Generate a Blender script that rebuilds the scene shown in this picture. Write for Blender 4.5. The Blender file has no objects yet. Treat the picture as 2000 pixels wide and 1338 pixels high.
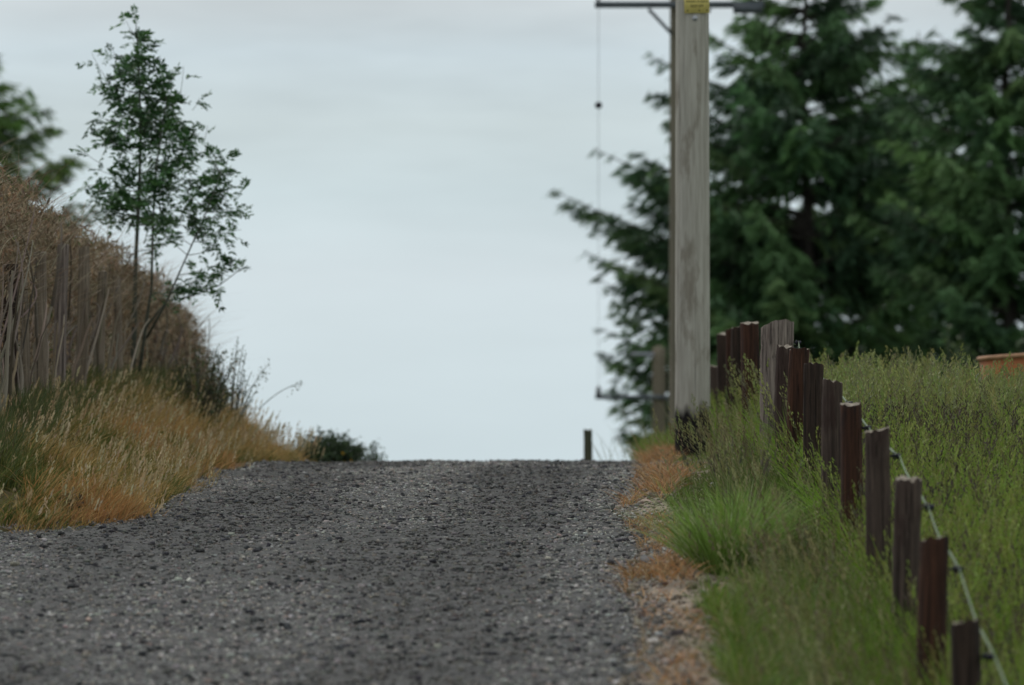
import bpy, math
import numpy as np
from mathutils import Vector, Matrix

F = 11500.0           # focal length in photo pixels (2000 px wide frame)
HOR = 930.0
PI = math.pi
S = bpy.context.scene
COL = S.collection
R0 = np.random.default_rng

def at(px, py, Y):
    return np.array([(px - 1000) / F * Y, Y, (HOR - py) / F * Y])

# ------------------------------------------------------------------ helpers
def smooth(t):
    t = np.clip(t, 0, 1)
    return t * t * (3 - 2 * t)

def vnoise(x, y, seed=0):
    x = np.asarray(x, float); y = np.asarray(y, float)
    xi = np.floor(x); yi = np.floor(y)
    fx = x - xi; fy = y - yi
    fx = fx * fx * (3 - 2 * fx); fy = fy * fy * (3 - 2 * fy)
    def h(a, b):
        v = np.sin(a * 127.1 + b * 311.7 + seed * 74.7) * 43758.5453
        return v - np.floor(v)
    return (h(xi, yi) * (1 - fx) + h(xi + 1, yi) * fx) * (1 - fy) + (h(xi, yi + 1) * (1 - fx) + h(xi + 1, yi + 1) * fx) * fy

def fbm(x, y, seed=0, n=3):
    s = 0; a = 0.5; t = 0
    for k in range(n):
        s = s + a * vnoise(x * 2 ** k, y * 2 ** k, seed + k * 7); t += a; a *= 0.5
    return s / t

def tag(o, label=None, cat=None, group=None, kind=None):
    if label: o['label'] = label
    if cat: o['category'] = cat
    if group: o['group'] = group
    if kind: o['kind'] = kind
    return o

def link(name, me, mat, parent=None, loc=None):
    o = bpy.data.objects.new(name, me)
    COL.objects.link(o)
    if mat is not None and not me.materials: me.materials.append(mat)
    if parent is not None: o.parent = parent
    if loc is not None: o.location = loc
    return o

def mesh_np(name, V, Q=None, T=None, col=None, smooth_shade=False):
    V = np.asarray(V, np.float32).reshape(-1, 3)
    Q = np.zeros((0, 4), np.int32) if Q is None else np.asarray(Q, np.int32).reshape(-1, 4)
    T = np.zeros((0, 3), np.int32) if T is None else np.asarray(T, np.int32).reshape(-1, 3)
    me = bpy.data.meshes.new(name)
    me.vertices.add(len(V)); me.vertices.foreach_set('co', V.ravel())
    loops = np.concatenate([Q.ravel(), T.ravel()]).astype(np.int32)
    me.loops.add(len(loops)); me.loops.foreach_set('vertex_index', loops)
    n = len(Q) + len(T)
    st = np.concatenate([np.arange(len(Q)) * 4, len(Q) * 4 + np.arange(len(T)) * 3]).astype(np.int32)
    me.polygons.add(n); me.polygons.foreach_set('loop_start', st)
    tot = np.concatenate([np.full(len(Q), 4), np.full(len(T), 3)]).astype(np.int32)
    try: me.polygons.foreach_set('loop_total', tot)
    except Exception: pass
    if smooth_shade: me.polygons.foreach_set('use_smooth', np.ones(n, bool))
    if col is not None:
        a = me.color_attributes.new('tint', 'FLOAT_COLOR', 'POINT')
        c = np.ones((len(V), 4), np.float32); c[:, :3] = np.asarray(col, np.float32).reshape(-1, 3)
        a.data.foreach_set('color', c.ravel())
    me.update(calc_edges=True)
    me.validate()
    return me

class Bag:
    def __init__(s): s.V = []; s.Q = []; s.T = []; s.C = []; s.n = 0
    def add(s, V, Q=None, T=None, C=None):
        V = np.asarray(V, float).reshape(-1, 3)
        if Q is not None and len(Q): s.Q.append(np.asarray(Q, int).reshape(-1, 4) + s.n)
        if T is not None and len(T): s.T.append(np.asarray(T, int).reshape(-1, 3) + s.n)
        if C is not None:
            C = np.asarray(C, float)
            if C.ndim == 1: C = np.tile(C, (len(V), 1))
            s.C.append(C.reshape(-1, 3))
        s.V.append(V); s.n += len(V)
    def mesh(s, name, smooth_shade=False):
        return mesh_np(name, np.concatenate(s.V), np.concatenate(s.Q) if s.Q else None,
                       np.concatenate(s.T) if s.T else None, np.concatenate(s.C) if s.C else None, smooth_shade)

def tube(bag, P, rad, n=6, col=None, cap=True, ell=None):
    P = np.asarray(P, float); m = len(P)
    rad = np.broadcast_to(np.asarray(rad, float), (m,))
    d = np.gradient(P, axis=0); d /= (np.linalg.norm(d, axis=1, keepdims=True) + 1e-9)
    up = np.array([0, 0, 1.0]) if abs(d[:, 2]).mean() < 0.8 else np.array([0, 1.0, 0])
    u = np.cross(d, up); u /= (np.linalg.norm(u, axis=1, keepdims=True) + 1e-9)
    v = np.cross(u, d)
    a = np.arange(n) * 2 * PI / n
    e = ell or (1, 1)
    V = P[:, None] + rad[:, None, None] * (e[0] * np.cos(a)[None, :, None] * u[:, None] + e[1] * np.sin(a)[None, :, None] * v[:, None])
    V = V.reshape(-1, 3)
    i = np.arange(m - 1)[:, None] * n; j = np.arange(n)[None]; k = (j + 1) % n
    Q = np.stack([i + j, i + k, i + n + k, i + n + j], -1).reshape(-1, 4)
    T = None
    if cap:
        V = np.concatenate([V, P[:1], P[-1:]]); c0 = m * n; c1 = c0 + 1
        jj = np.arange(n); kk = (jj + 1) % n
        T = np.concatenate([np.stack([kk, jj, np.full(n, c0)], -1), np.stack([(m - 1) * n + jj, (m - 1) * n + kk, np.full(n, c1)], -1)])
    bag.add(V, Q, T, col)

def box(bag, c, s, rz=0, col=None):
    c = np.asarray(c, float); s = np.asarray(s, float) / 2
    v = np.array([[x, y, z] for x in (-1, 1) for y in (-1, 1) for z in (-1, 1)], float) * s
    cs, sn = math.cos(rz), math.sin(rz)
    v = np.stack([v[:, 0] * cs - v[:, 1] * sn, v[:, 0] * sn + v[:, 1] * cs, v[:, 2]], -1) + c
    bag.add(v, [[0, 1, 3, 2], [4, 6, 7, 5], [0, 4, 5, 1], [2, 3, 7, 6], [0, 2, 6, 4], [1, 5, 7, 3]], None, col)

def blades(P, H, W, az, lean, curve, col, rng, seg=3, tipcol=None, straight=False):
    """grass blades: N strips, each seg segments, ending in a tip"""
    N = len(P)
    b = lambda a: np.broadcast_to(np.asarray(a, float), (N,))
    H, W, az, lean, curve = map(b, (H, W, az, lean, curve))
    d = np.stack([np.cos(az), np.sin(az), np.zeros(N)], -1)
    wa = rng.uniform(0, PI, N)
    w = np.stack([np.cos(wa), np.sin(wa) * 0.6, np.zeros(N)], -1)
    w /= np.linalg.norm(w, axis=1, keepdims=True)
    V = np.zeros((N, 2 * seg + 1, 3)); Cc = np.zeros((N, 2 * seg + 1, 3))
    col = np.asarray(col, float)
    tipcol = col if tipcol is None else np.asarray(tipcol, float)
    for s in range(seg + 1):
        t = s / seg
        off = H * (lean * t + curve * t * t)
        z = H * (t - 0.45 * np.minimum(curve, 1.2) * t ** 2.2)
        c = P + d * off[:, None]; c[:, 2] += z
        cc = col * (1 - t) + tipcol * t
        if s < seg:
            hw = W * 0.5 * (0.75 + 0.6 * t - 1.1 * t * t) if not straight else W * 0.5 * (1 - .5 * t)
            V[:, 2 * s] = c - w * hw[:, None]; V[:, 2 * s + 1] = c + w * hw[:, None]
            Cc[:, 2 * s] = cc; Cc[:, 2 * s + 1] = cc
        else:
            V[:, 2 * s] = c; Cc[:, 2 * s] = cc
    k = 2 * seg + 1
    base = (np.arange(N) * k)[:, None]
    q = np.concatenate([base + np.array([[2 * s, 2 * s + 1, 2 * s + 3, 2 * s + 2]]) for s in range(seg - 1)])
    t = base + np.array([[2 * seg - 2, 2 * seg - 1, 2 * seg]])
    return V.reshape(-1, 3), q, t, Cc.reshape(-1, 3), V[:, 2 * seg], d

def quads(C, A, B, col):
    """diamond faces: centre C, half axes A (long) and B (short)"""
    V = np.stack([C - A, C + B, C + A, C - B], 1).reshape(-1, 3)
    n = len(C)
    Q = np.arange(4 * n).reshape(n, 4)
    return V, Q, np.repeat(np.asarray(col), 4, axis=0)

def rvec(rng, n):
    v = rng.normal(size=(n, 3)); return v / np.linalg.norm(v, axis=1, keepdims=True)

def panicles(bag, tip, d, L, w, n, col, rng, size=(0.010, 0.0035)):
    """n spikelets spread along the top L of each stem; tip = stem tip, d = horizontal lean"""
    N = len(tip)
    L = np.broadcast_to(np.asarray(L, float), (N,))
    for k in range(n):
        t = (k + rng.uniform(0, 1, N)) / n
        c = tip.copy()
        c[:, 2] += L * (0.35 - t) * 0.9
        c += d * (L * (0.25 - t) * 0.35)[:, None]
        spread = w * np.sin(np.clip(t * 0.85 + 0.12, 0, 1) * PI)
        o = rvec(rng, N) * spread[:, None]; o[:, 2] *= 0.4
        c = c + o
        ax = np.array([0, 0, 1.0]) + d * 0.5 + rvec(rng, N) * 0.55
        ax /= np.linalg.norm(ax, axis=1, keepdims=True)
        b = np.cross(ax, rvec(rng, N)); b /= np.linalg.norm(b, axis=1, keepdims=True)
        sz = rng.uniform(0.7, 1.4, N)[:, None]
        V, Q, C = quads(c, ax * size[0] * sz, b * size[1] * sz, col)
        bag.add(V, Q, None, C)

def mixcols(rng, n, pal, wts=None, jit=0.18):
    pal = np.asarray(pal, float)
    i = rng.choice(len(pal), n, p=None if wts is None else np.asarray(wts) / np.sum(wts))
    c = pal[i] * rng.uniform(1 - jit, 1 + jit, (n, 1)) * rng.uniform(0.93, 1.07, (n, 3))
    return np.clip(c, 0.004, 0.9)

# ------------------------------------------------------------------ materials
def new_mat(name):
    m = bpy.data.materials.new(name); m.use_nodes = True
    nt = m.node_tree; nt.nodes.clear()
    out = nt.nodes.new('ShaderNodeOutputMaterial')
    return m, nt, out

def N(nt, t, **kw):
    n = nt.nodes.new(t)
    for k, v in kw.items():
        if k in n.inputs.keys(): n.inputs[k].default_value = v
        else: setattr(n, k, v)
    return n

def tint_mat(name, trans=0.25, rough=0.6, spec=0.25, noise=0.0):
    m, nt, out = new_mat(name)
    a = N(nt, 'ShaderNodeAttribute', attribute_name='tint')
    p = N(nt, 'ShaderNodeBsdfPrincipled', Roughness=rough)
    p.inputs['Specular IOR Level'].default_value = spec
    src = a.outputs['Color']
    if noise:
        g = N(nt, 'ShaderNodeNewGeometry')
        nz = N(nt, 'ShaderNodeTexNoise', Scale=noise, Detail=4.0)
        nt.links.new(g.outputs['Position'], nz.inputs['Vector'])
        mr = N(nt, 'ShaderNodeMapRange'); mr.inputs['From Min'].default_value = .3; mr.inputs['From Max'].default_value = .7
        mr.inputs['To Min'].default_value = .6; mr.inputs['To Max'].default_value = 1.35
        nt.links.new(nz.outputs['Fac'], mr.inputs['Value'])
        vm = N(nt, 'ShaderNodeVectorMath', operation='SCALE')
        nt.links.new(src, vm.inputs[0]); nt.links.new(mr.outputs[0], vm.inputs['Scale'])
        src = vm.outputs[0]
    nt.links.new(src, p.inputs['Base Color'])
    if trans:
        t = N(nt, 'ShaderNodeBsdfTranslucent'); nt.links.new(src, t.inputs['Color'])
        mx = N(nt, 'ShaderNodeMixShader'); mx.inputs[0].default_value = trans
        nt.links.new(p.outputs[0], mx.inputs[1]); nt.links.new(t.outputs[0], mx.inputs[2])
        nt.links.new(mx.outputs[0], out.inputs[0])
    else:
        nt.links.new(p.outputs[0], out.inputs[0])
    return m

def wood_mat(name, dark, light, streak=(70, 70, 2.2), contrast=(0.38, 0.66), bump=0.5, tar=None, patch=None, rough=0.85, crack=(.34, .42)):
    """weathered round timber: fibre streaks along z, cracks, optional second colour in patches and a tarred foot"""
    m, nt, out = new_mat(name)
    L = nt.links.new
    tc = N(nt, 'ShaderNodeTexCoord'); oi = N(nt, 'ShaderNodeObjectInfo')
    ad = N(nt, 'ShaderNodeVectorMath', operation='ADD')
    sc = N(nt, 'ShaderNodeVectorMath', operation='SCALE'); sc.inputs['Scale'].default_value = 7.3
    L(oi.outputs['Location'], sc.inputs[0])
    L(tc.outputs['Object'], ad.inputs[0]); L(sc.outputs[0], ad.inputs[1])
    def noise(scale, detail, rough_=0.6):
        mp = N(nt, 'ShaderNodeMapping'); mp.inputs['Scale'].default_value = scale
        L(ad.outputs[0], mp.inputs['Vector'])
        nz = N(nt, 'ShaderNodeTexNoise', Scale=1.0, Detail=detail, Roughness=rough_)
        L(mp.outputs[0], nz.inputs['Vector']); return nz.outputs['Fac']
    n1 = noise(streak, 6.0, .65)
    r1 = N(nt, 'ShaderNodeMapRange'); r1.inputs['From Min'].default_value = contrast[0]; r1.inputs['From Max'].default_value = contrast[1]
    L(n1, r1.inputs['Value'])
    mx = N(nt, 'ShaderNodeMix', data_type='RGBA'); mx.inputs[6].default_value = (*dark, 1); mx.inputs[7].default_value = (*light, 1)
    L(r1.outputs[0], mx.inputs[0]); colr = mx.outputs[2]
    if patch is not None:
        n2 = noise((9, 9, 2.6), 4.0)
        r2 = N(nt, 'ShaderNodeMapRange'); r2.inputs['From Min'].default_value = patch[1]; r2.inputs['From Max'].default_value = patch[1] + .12
        L(n2, r2.inputs['Value'])
        m2 = N(nt, 'ShaderNodeMix', data_type='RGBA', blend_type='MIX'); m2.inputs[7].default_value = (*patch[0], 1)
        mul = N(nt, 'ShaderNodeMath', operation='MULTIPLY'); mul.inputs[1].default_value = patch[2]
        L(r2.outputs[0], mul.inputs[0]); L(mul.outputs[0], m2.inputs[0]); L(colr, m2.inputs[6]); colr = m2.outputs[2]
    # fine dark cracks
    n3 = noise((streak[0] * 1.9, streak[1] * 1.9, streak[2] * .55), 3.0, .5)
    r3 = N(nt, 'ShaderNodeMapRange'); r3.inputs['From Min'].default_value = crack[0]; r3.inputs['From Max'].default_value = crack[1]
    r3.inputs['To Min'].default_value = .35; r3.inputs['To Max'].default_value = 1
    L(n3, r3.inputs['Value'])
    vs = N(nt, 'ShaderNodeVectorMath', operation='SCALE'); L(colr, vs.inputs[0]); L(r3.outputs[0], vs.inputs['Scale']); colr = vs.outputs[0]
    if tar is not None:
        sx = N(nt, 'ShaderNodeSeparateXYZ'); L(tc.outputs['Object'], sx.inputs[0])
        n4 = noise((tar[1], tar[1], 1.2), 3.0)
        ma = N(nt, 'ShaderNodeMath', operation='MULTIPLY_ADD'); ma.inputs[1].default_value = tar[2]; ma.inputs[2].default_value = tar[0] - tar[2] * .5
        L(n4, ma.inputs[0])
        sb = N(nt, 'ShaderNodeMath', operation='SUBTRACT'); L(ma.outputs[0], sb.inputs[0]); L(sx.outputs[2], sb.inputs[1])
        r4 = N(nt, 'ShaderNodeMapRange'); r4.inputs['From Min'].default_value = -.04; r4.inputs['From Max'].default_value = .05
        L(sb.outputs[0], r4.inputs['Value'])
        m4 = N(nt, 'ShaderNodeMix', data_type='RGBA'); m4.inputs[7].default_value = (.012, .010, .010, 1)
        L(r4.outputs[0], m4.inputs[0]); L(colr, m4.inputs[6]); colr = m4.outputs[2]
    p = N(nt, 'ShaderNodeBsdfPrincipled', Roughness=rough); p.inputs['Specular IOR Level'].default_value = .2
    L(colr, p.inputs['Base Color'])
    bp = N(nt, 'ShaderNodeBump', Strength=bump, Distance=.006)
    ad2 = N(nt, 'ShaderNodeMath', operation='ADD'); L(n1, ad2.inputs[0]); L(r3.outputs[0], ad2.inputs[1])
    L(ad2.outputs[0], bp.inputs['Height']); L(bp.outputs[0], p.inputs['Normal'])
    L(p.outputs[0], out.inputs[0])
    return m

def plain_mat(name, col, rough=.6, metal=0.0, var=.25, scale=20.0, col2=None, spec=.3):
    m, nt, out = new_mat(name)
    L = nt.links.new
    tc = N(nt, 'ShaderNodeTexCoord')
    nz = N(nt, 'ShaderNodeTexNoise', Scale=scale, Detail=5.0)
    L(tc.outputs['Object'], nz.inputs['Vector'])
    r = N(nt, 'ShaderNodeMapRange'); r.inputs['From Min'].default_value = .35; r.inputs['From Max'].default_value = .65
    L(nz.outputs['Fac'], r.inputs['Value'])
    mx = N(nt, 'ShaderNodeMix', data_type='RGBA')
    c2 = col2 or tuple(c * (1 - var) for c in col)
    mx.inputs[6].default_value = (*c2, 1); mx.inputs[7].default_value = (*col, 1)
    L(r.outputs[0], mx.inputs[0])
    p = N(nt, 'ShaderNodeBsdfPrincipled', Roughness=rough, Metallic=metal); p.inputs['Specular IOR Level'].default_value = spec
    L(mx.outputs[2], p.inputs['Base Color'])
    bp = N(nt, 'ShaderNodeBump', Strength=.25, Distance=.004); L(nz.outputs['Fac'], bp.inputs['Height']); L(bp.outputs[0], p.inputs['Normal'])
    L(p.outputs[0], out.inputs[0])
    return m

M_GRASS = tint_mat('grass_blade', .28, .6)
M_DRY = tint_mat('dry_grass_blade', .25, .75, .15)
M_LEAF = tint_mat('leaf', .22, .5, .35)
M_NEEDLE = tint_mat('needle', .12, .65, .2)
M_STONE = tint_mat('stone', 0, .85, .25, noise=60)
M_SOIL = tint_mat('soil', 0, .95, .1, noise=9)
M_TWIG = tint_mat('dead_twig', .1, .85, .1)
M_BARK = plain_mat('bark', (.075, .065, .055), .9, var=.5, scale=35)
M_BARKG = plain_mat('young_bark', (.085, .095, .07), .8, var=.45, scale=30)
M_STEEL = plain_mat('galvanised_steel', (.10, .115, .125), .6, .2, var=.3, scale=12)
M_CERAM = plain_mat('insulator_glaze', (.05, .045, .045), .3, var=.2)
M_BLACKP = plain_mat('black_plastic', (.012, .012, .022), .4, var=.2)
M_TAPE = plain_mat('fence_tape_weave', (.21, .27, .17), .8, var=.35, scale=90)
M_WIRE = plain_mat('line_wire', (.03, .03, .035), .6, var=.2)
M_YELLOW = plain_mat('yellow_plate', (.82, .69, .24), .6, var=.10, scale=30)
M_BLACK = plain_mat('black_print', (.10, .075, .012), .6, var=.1)
M_DISC = plain_mat('aluminium_disc', (.45, .46, .47), .5, .3, var=.2)
M_RUST = plain_mat('rust_orange_metal', (.36, .125, .035), .75, var=.3, scale=6, col2=(.30, .11, .045))
M_RIM = plain_mat('worn_rim', (.40, .22, .12), .7, var=.2)

# ------------------------------------------------------------------ terrain functions
def tab(Y, pts):
    p = np.asarray(pts, float); return np.interp(Y, p[:, 0], p[:, 1])

def road_z(Y):
    Y = np.asarray(Y, float)
    f = lambda y: -2.213 + .0944 * y - .00096 * y * y
    z = f(np.clip(Y, 8, 110))
    z = np.where(Y < 8, f(8.) + (Y - 8) * .035, z)
    z = np.where(Y > 110, f(110.) - 7.5 * smooth((Y - 110) / 130) - .117 * 0, z)
    return z

def x_left(Y):
    return tab(Y, [(-50, -2.9), (26, -2.8), (29.0, -2.66), (30.1, -2.0), (33.4, -1.97), (38, -2.08), (43, -2.08), (46, -1.90), (48, -1.77), (50, -1.95), (52, -2.3), (60, -2.7), (80, -4), (400, -4)]) + .05 * (vnoise(np.asarray(Y) * 2.3, 3.1, 5) - .5)

def x_right(Y):
    return tab(Y, [(-50, .25), (20, .42), (22.8, .53), (24.7, .50), (26.5, .60), (28, .64), (30, .60), (31.5, .58), (35, .76), (40, .89), (48, 1.03), (60, 1.2), (90, 1.2), (400, 1.2)]) + .07 * (vnoise(np.asarray(Y) * 1.9, 7.7, 9) - .5)

def x_fence(Y):
    return 1.2757 + .0087 * np.asarray(Y, float)

def ground_z(X, Y):
    X = np.asarray(X, float); Y = np.asarray(Y, float)
    r = road_z(Y); dl = x_left(Y) - X; dr = X - x_right(Y); df = X - x_fence(Y)
    extra = .46 * np.clip((36 - Y) / 17.5, 0, 1.1) ** 1.6
    fade = 1 - smooth((Y - 52) / 14)
    left = .02 + (tab(Y, [(28, .20), (33, .27), (38, .40), (43, .48), (60, .5)]) * smooth(dl / 1.0) + .12 * smooth((dl - 1) / 3)) * fade
    vw = np.maximum(x_fence(Y) - x_right(Y), .3)
    right = .02 + .05 * smooth(dr / .25) - extra * smooth((dr - .15) / (vw - .1)) + .02 * smooth(df / .8) * fade
    rough = (fbm(X * 3, Y * 3, 3) - .5) * .07 + (fbm(X * 11, Y * 11, 8, 2) - .5) * .03
    inside = np.full_like(r, -.07)
    off = np.where(dl > 0, left + rough * smooth(dl / .2), np.where(dr > 0, right + rough * smooth(dr / .15), inside))
    e = np.maximum(dl, dr)
    off = np.where((e > -.12) & (e <= 0), -.07 + .09 * smooth((e + .12) / .12), off)
    far = smooth((np.abs(X) - 60) / 200)
    return (r + off) * (1 - far) + np.minimum(r, -9.5) * far

def grid(xs, ys, zf):
    X, Y = np.meshgrid(xs, ys)
    V = np.stack([X, Y, zf(X, Y)], -1).reshape(-1, 3)
    nx, ny = len(xs), len(ys)
    i = (np.arange(ny - 1)[:, None] * nx + np.arange(nx - 1)[None]).ravel()
    return V, np.stack([i, i + 1, i + nx + 1, i + nx], -1)

xs = np.concatenate([[-2500, -1200, -600, -300, -160, -90, -50, -30, -18, -11], np.arange(-8, -3.6, .25), np.arange(-3.6, 2.6, .06), np.arange(2.6, 8, .3), [8.5, 11, 16, 24, 36, 60, 100, 180, 300, 600, 1200, 2500]])
ys = np.concatenate([[-60, -20, 0, 6, 10, 13], np.arange(15, 54, .14), np.arange(54, 120, 1.5), [125, 140, 160, 190, 220, 260, 400, 700, 1300, 2600]])
V, Q = grid(xs, ys, ground_z)
gx, gy = V[:, 0], V[:, 1]
c = np.tile(np.array([[.055, .072, .022]]), (len(V), 1))
drr = gx - x_right(gy); dff = gx - x_fence(gy)
soil = smooth((drr + .1) / .1) * (1 - smooth((drr - .35 - .35 * (fbm(gx * 2, gy * 2, 4) - .3)) / .25))
c = c * (1 - soil[:, None]) + np.array([[.215, .175, .135]]) * soil[:, None]
dll = x_left(gy) - gx
lb = smooth((dll + .1) / .1) * (1 - smooth((dll - 1.4) / .4))
c = c * (1 - lb[:, None]) + np.array([[.085, .065, .03]]) * lb[:, None]
tag(link('ground', mesh_np('ground', V, Q, None, c, True), M_SOIL), 'grassy ground and earth verges on both sides of the gravel lane', 'ground', kind='structure')

# road surface
ry = np.concatenate([np.arange(-30, 14, 1.0), np.arange(14, 52, .045), np.arange(52, 110, .6)])
ru = np.linspace(0, 1, 96)
U, YY = np.meshgrid(ru, ry)
xl, xr = x_left(YY) - .06, x_right(YY) + .05
XX = xl + (xr - xl) * U
rng = R0(2)
bmp = (fbm(XX * 1.3, YY * .7, 21) - .5) * .05 + (fbm(XX * 9, YY * 9, 22, 2) - .5) * .022 + rng.normal(0, .0042, XX.shape)
edge = smooth(np.minimum(U, 1 - U) / .03)
def road_top(X, Y):
    return road_z(Y) + (fbm(X * 1.3, Y * .7, 21) - .5) * .05 + (fbm(X * 9, Y * 9, 22, 2) - .5) * .022
ZZ = road_z(YY) + bmp - .10 * (1 - edge)
V = np.stack([XX, YY, ZZ], -1).reshape(-1, 3)
nx = len(ru); i = (np.arange(len(ry) - 1)[:, None] * nx + np.arange(nx - 1)[None]).ravel()
rc = np.array([[.066, .065, .061]]) * rng.uniform(.45, 1.3, (len(V), 1))
tag(link('gravel_road', mesh_np('gravel_road', V, np.stack([i, i + 1, i + nx + 1, i + nx], -1), None, rc), M_STONE), 'grey gravel lane climbing to a crest against the sky', 'road', kind='structure')

# loose chippings over the road (nobody could count them)
CUBE = np.array([[x, y, z] for x in (-1, 1) for y in (-1, 1) for z in (-1, 1)], float)
CQ = np.array([[0, 1, 3, 2], [4, 6, 7, 5], [0, 4, 5, 1], [2, 3, 7, 6], [0, 2, 6, 4], [1, 5, 7, 3]])
def chips(P, size, col, rng, flat=.6):
    n = len(P)
    V = CUBE[None] * rng.uniform(.45, 1.0, (n, 8, 3)) * np.stack([size, size * rng.uniform(.6, 1, n), size * flat * rng.uniform(.6, 1.1, n)], -1)[:, None]
    a = rng.uniform(0, 2 * PI, n); t = rng.normal(0, .5, n)
    ca, sa, ct, st = np.cos(a)[:, None], np.sin(a)[:, None], np.cos(t)[:, None], np.sin(t)[:, None]
    x, y, z = V[..., 0], V[..., 1], V[..., 2]
    y, z = y * ct - z * st, y * st + z * ct
    x, y = x * ca - y * sa, x * sa + y * ca
    V = np.stack([x, y, z], -1) + P[:, None]
    Q = (np.arange(n) * 8)[:, None, None] + CQ[None]
    return V.reshape(-1, 3), Q.reshape(-1, 4), np.repeat(col, 8, axis=0)

rng = R0(5)
n = 300000
Y = 16 + 36 * rng.uniform(0, 1, n) ** 1.15
u = rng.uniform(0, 1, n)
X = x_left(Y) - .12 + (x_right(Y) + .22 - x_left(Y)) * u
keep = (X > -.094 * Y - .5) & (rng.uniform(0, 1, n) < .45 + .75 * fbm(X * 2.2, Y * .8, 31))
X, Y = X[keep], Y[keep]
n = len(X)
Z = np.maximum(road_top(X, Y), ground_z(X, Y))
sz = np.clip(rng.lognormal(math.log(.0046), .42, n), .0028, .022)
pal = [(.19, .185, .168), (.25, .245, .228), (.31, .30, .275), (.064, .064, .063), (.215, .19, .16), (.25, .20, .17), (.38, .37, .34)]
pw = [5, 4, 1.2, 5, 2, .6, .25]
cc = mixcols(rng, n, pal, pw, .2)
wear = fbm(X * 1.1, Y * .35, 35, 2) + .25 * np.cos((X - .5 * (x_left(Y) + x_right(Y))) * 4.4)
cc = cc * (.52 + .82 * smooth((wear - .2) / .6))[:, None]
b = Bag(); V, Q, C = chips(np.stack([X, Y, Z + sz * .25], -1), sz, cc, rng); b.add(V, Q, None, C)
n = 3600   # bigger dark lumps
Y = 16 + 34 * rng.uniform(0, 1, n); X = x_left(Y) + (x_right(Y) - x_left(Y)) * rng.beta(.8, .7, n)
sz = rng.uniform(.009, .020, n)
V, Q, C = chips(np.stack([X, Y, road_top(X, Y) + sz * .25], -1), sz, mixcols(rng, n, [(.042, .042, .044), (.08, .08, .08), (.22, .21, .19)], [5, 2.5, 1]), rng); b.add(V, Q, None, C)
tag(link('loose_gravel', b.mesh('loose_gravel'), M_STONE), 'loose grey chippings scattered all over the lane', 'gravel', kind='stuff')

# crumbs of earth and grit on the right verge
n = 13000
Y = rng.uniform(16, 46, n); X = x_right(Y) + rng.gamma(1.6, .14, n) - .06
sz = np.clip(rng.lognormal(math.log(.0052), .6, n), .0025, .028)
b = Bag(); V, Q, C = chips(np.stack([X, Y, ground_z(X, Y) + sz * .2], -1), sz, mixcols(rng, n, [(.20, .165, .125), (.14, .115, .085), (.3, .26, .21), (.09, .082, .075), (.30, .2, .14)], [5, 4, 1.3, 3, .5]), rng, .7); b.add(V, Q, None, C)
tag(link('earth_crumbs', b.mesh('earth_crumbs'), M_STONE), 'crumbs of brown earth and grit along the right edge of the lane', 'soil', kind='stuff')

# ------------------------------------------------------------------ grasses
def grass_stuff(name, label, cat, bag, mat):
    tag(link(name, bag.mesh(name), mat), label, cat, kind='stuff')

# --- field grass behind the fence
rng = R0(11)
b = Bag()
def field_pts(n, y0, y1, xa, xb, pw=1.0):
    Y = y0 + (y1 - y0) * rng.uniform(0, 1, n) ** pw
    X = x_fence(Y) + .02 + (xa + xb * Y) * rng.uniform(0, 1, n)
    return np.stack([X, Y, ground_z(X, Y) - .01], -1)
GP = [(.165, .30, .022), (.125, .23, .022), (.20, .33, .032), (.22, .26, .05), (.27, .27, .08)]
P = field_pts(85000, 16.5, 50, .25, .058, .9)
n = len(P); patch = fbm(P[:, 0] * 1.1, P[:, 1] * .5, 41)
V, Q, T, C, tip, d = blades(P, rng.uniform(.26, .56, n), rng.uniform(.0045, .0085, n), rng.uniform(0, 2 * PI, n), rng.uniform(.05, .35, n), rng.uniform(0, .7, n), mixcols(rng, n, GP, [4, 3, 3, 1.2, .6]), rng)
b.add(V, Q, T, C)
P = field_pts(30000, 16.5, 50, .25, .058, .9); n = len(P)
H = rng.uniform(.36, .56, n) * (1 - .16 * smooth((P[:, 0] - 2.7) / .5)) * (.9 + .2 * fbm(P[:, 0] * 1.4, P[:, 1] * .6, 43))
V, Q, T, C, tip, d = blades(P, H, .003, rng.uniform(0, 2 * PI, n), rng.uniform(.02, .2, n), rng.uniform(0, .25, n), mixcols(rng, n, [(.14, .20, .035), (.19, .21, .05), (.22, .22, .07)]), rng, straight=True)
b.add(V, Q, T, C)
pf = fbm(P[:, 0] * .9, P[:, 1] * .35, 47)
hgreen = mixcols(rng, n, [(.19, .27, .045), (.25, .30, .07), (.16, .2, .05)])
dark = (pf + rng.uniform(-.25, .25, n) > .56) & (P[:, 1] < 37)
hc = np.where(dark[:, None], mixcols(rng, n, [(.05, .04, .03), (.08, .06, .045), (.12, .10, .05)]), mixcols(rng, n, [(.19, .27, .045), (.25, .29, .07), (.19, .20, .06)]))
panicles(b, tip, d, rng.uniform(.07, .15, n), rng.uniform(.004, .012, n), 11, hc, rng, (.0095, .0030))
# taller feathery heads standing above the rest on the rise
P = field_pts(1300, 31, 43, .0, .06); n = len(P)
V, Q, T, C, tip, d = blades(P, rng.uniform(.54, .74, n) * (1 - .16 * smooth((P[:, 0] - 2.7) / .5)), .0035, rng.uniform(0, 2 * PI, n), rng.uniform(.02, .18, n), rng.uniform(0, .3, n), mixcols(rng, n, [(.15, .17, .06), (.2, .18, .09)]), rng, straight=True)
b.add(V, Q, T, C)
panicles(b, tip, d, rng.uniform(.15, .26, n), rng.uniform(.012, .026, n), 26, mixcols(rng, n, [(.2, .25, .07), (.25, .26, .09), (.17, .17, .08)]), rng, (.012, .004))
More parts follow.
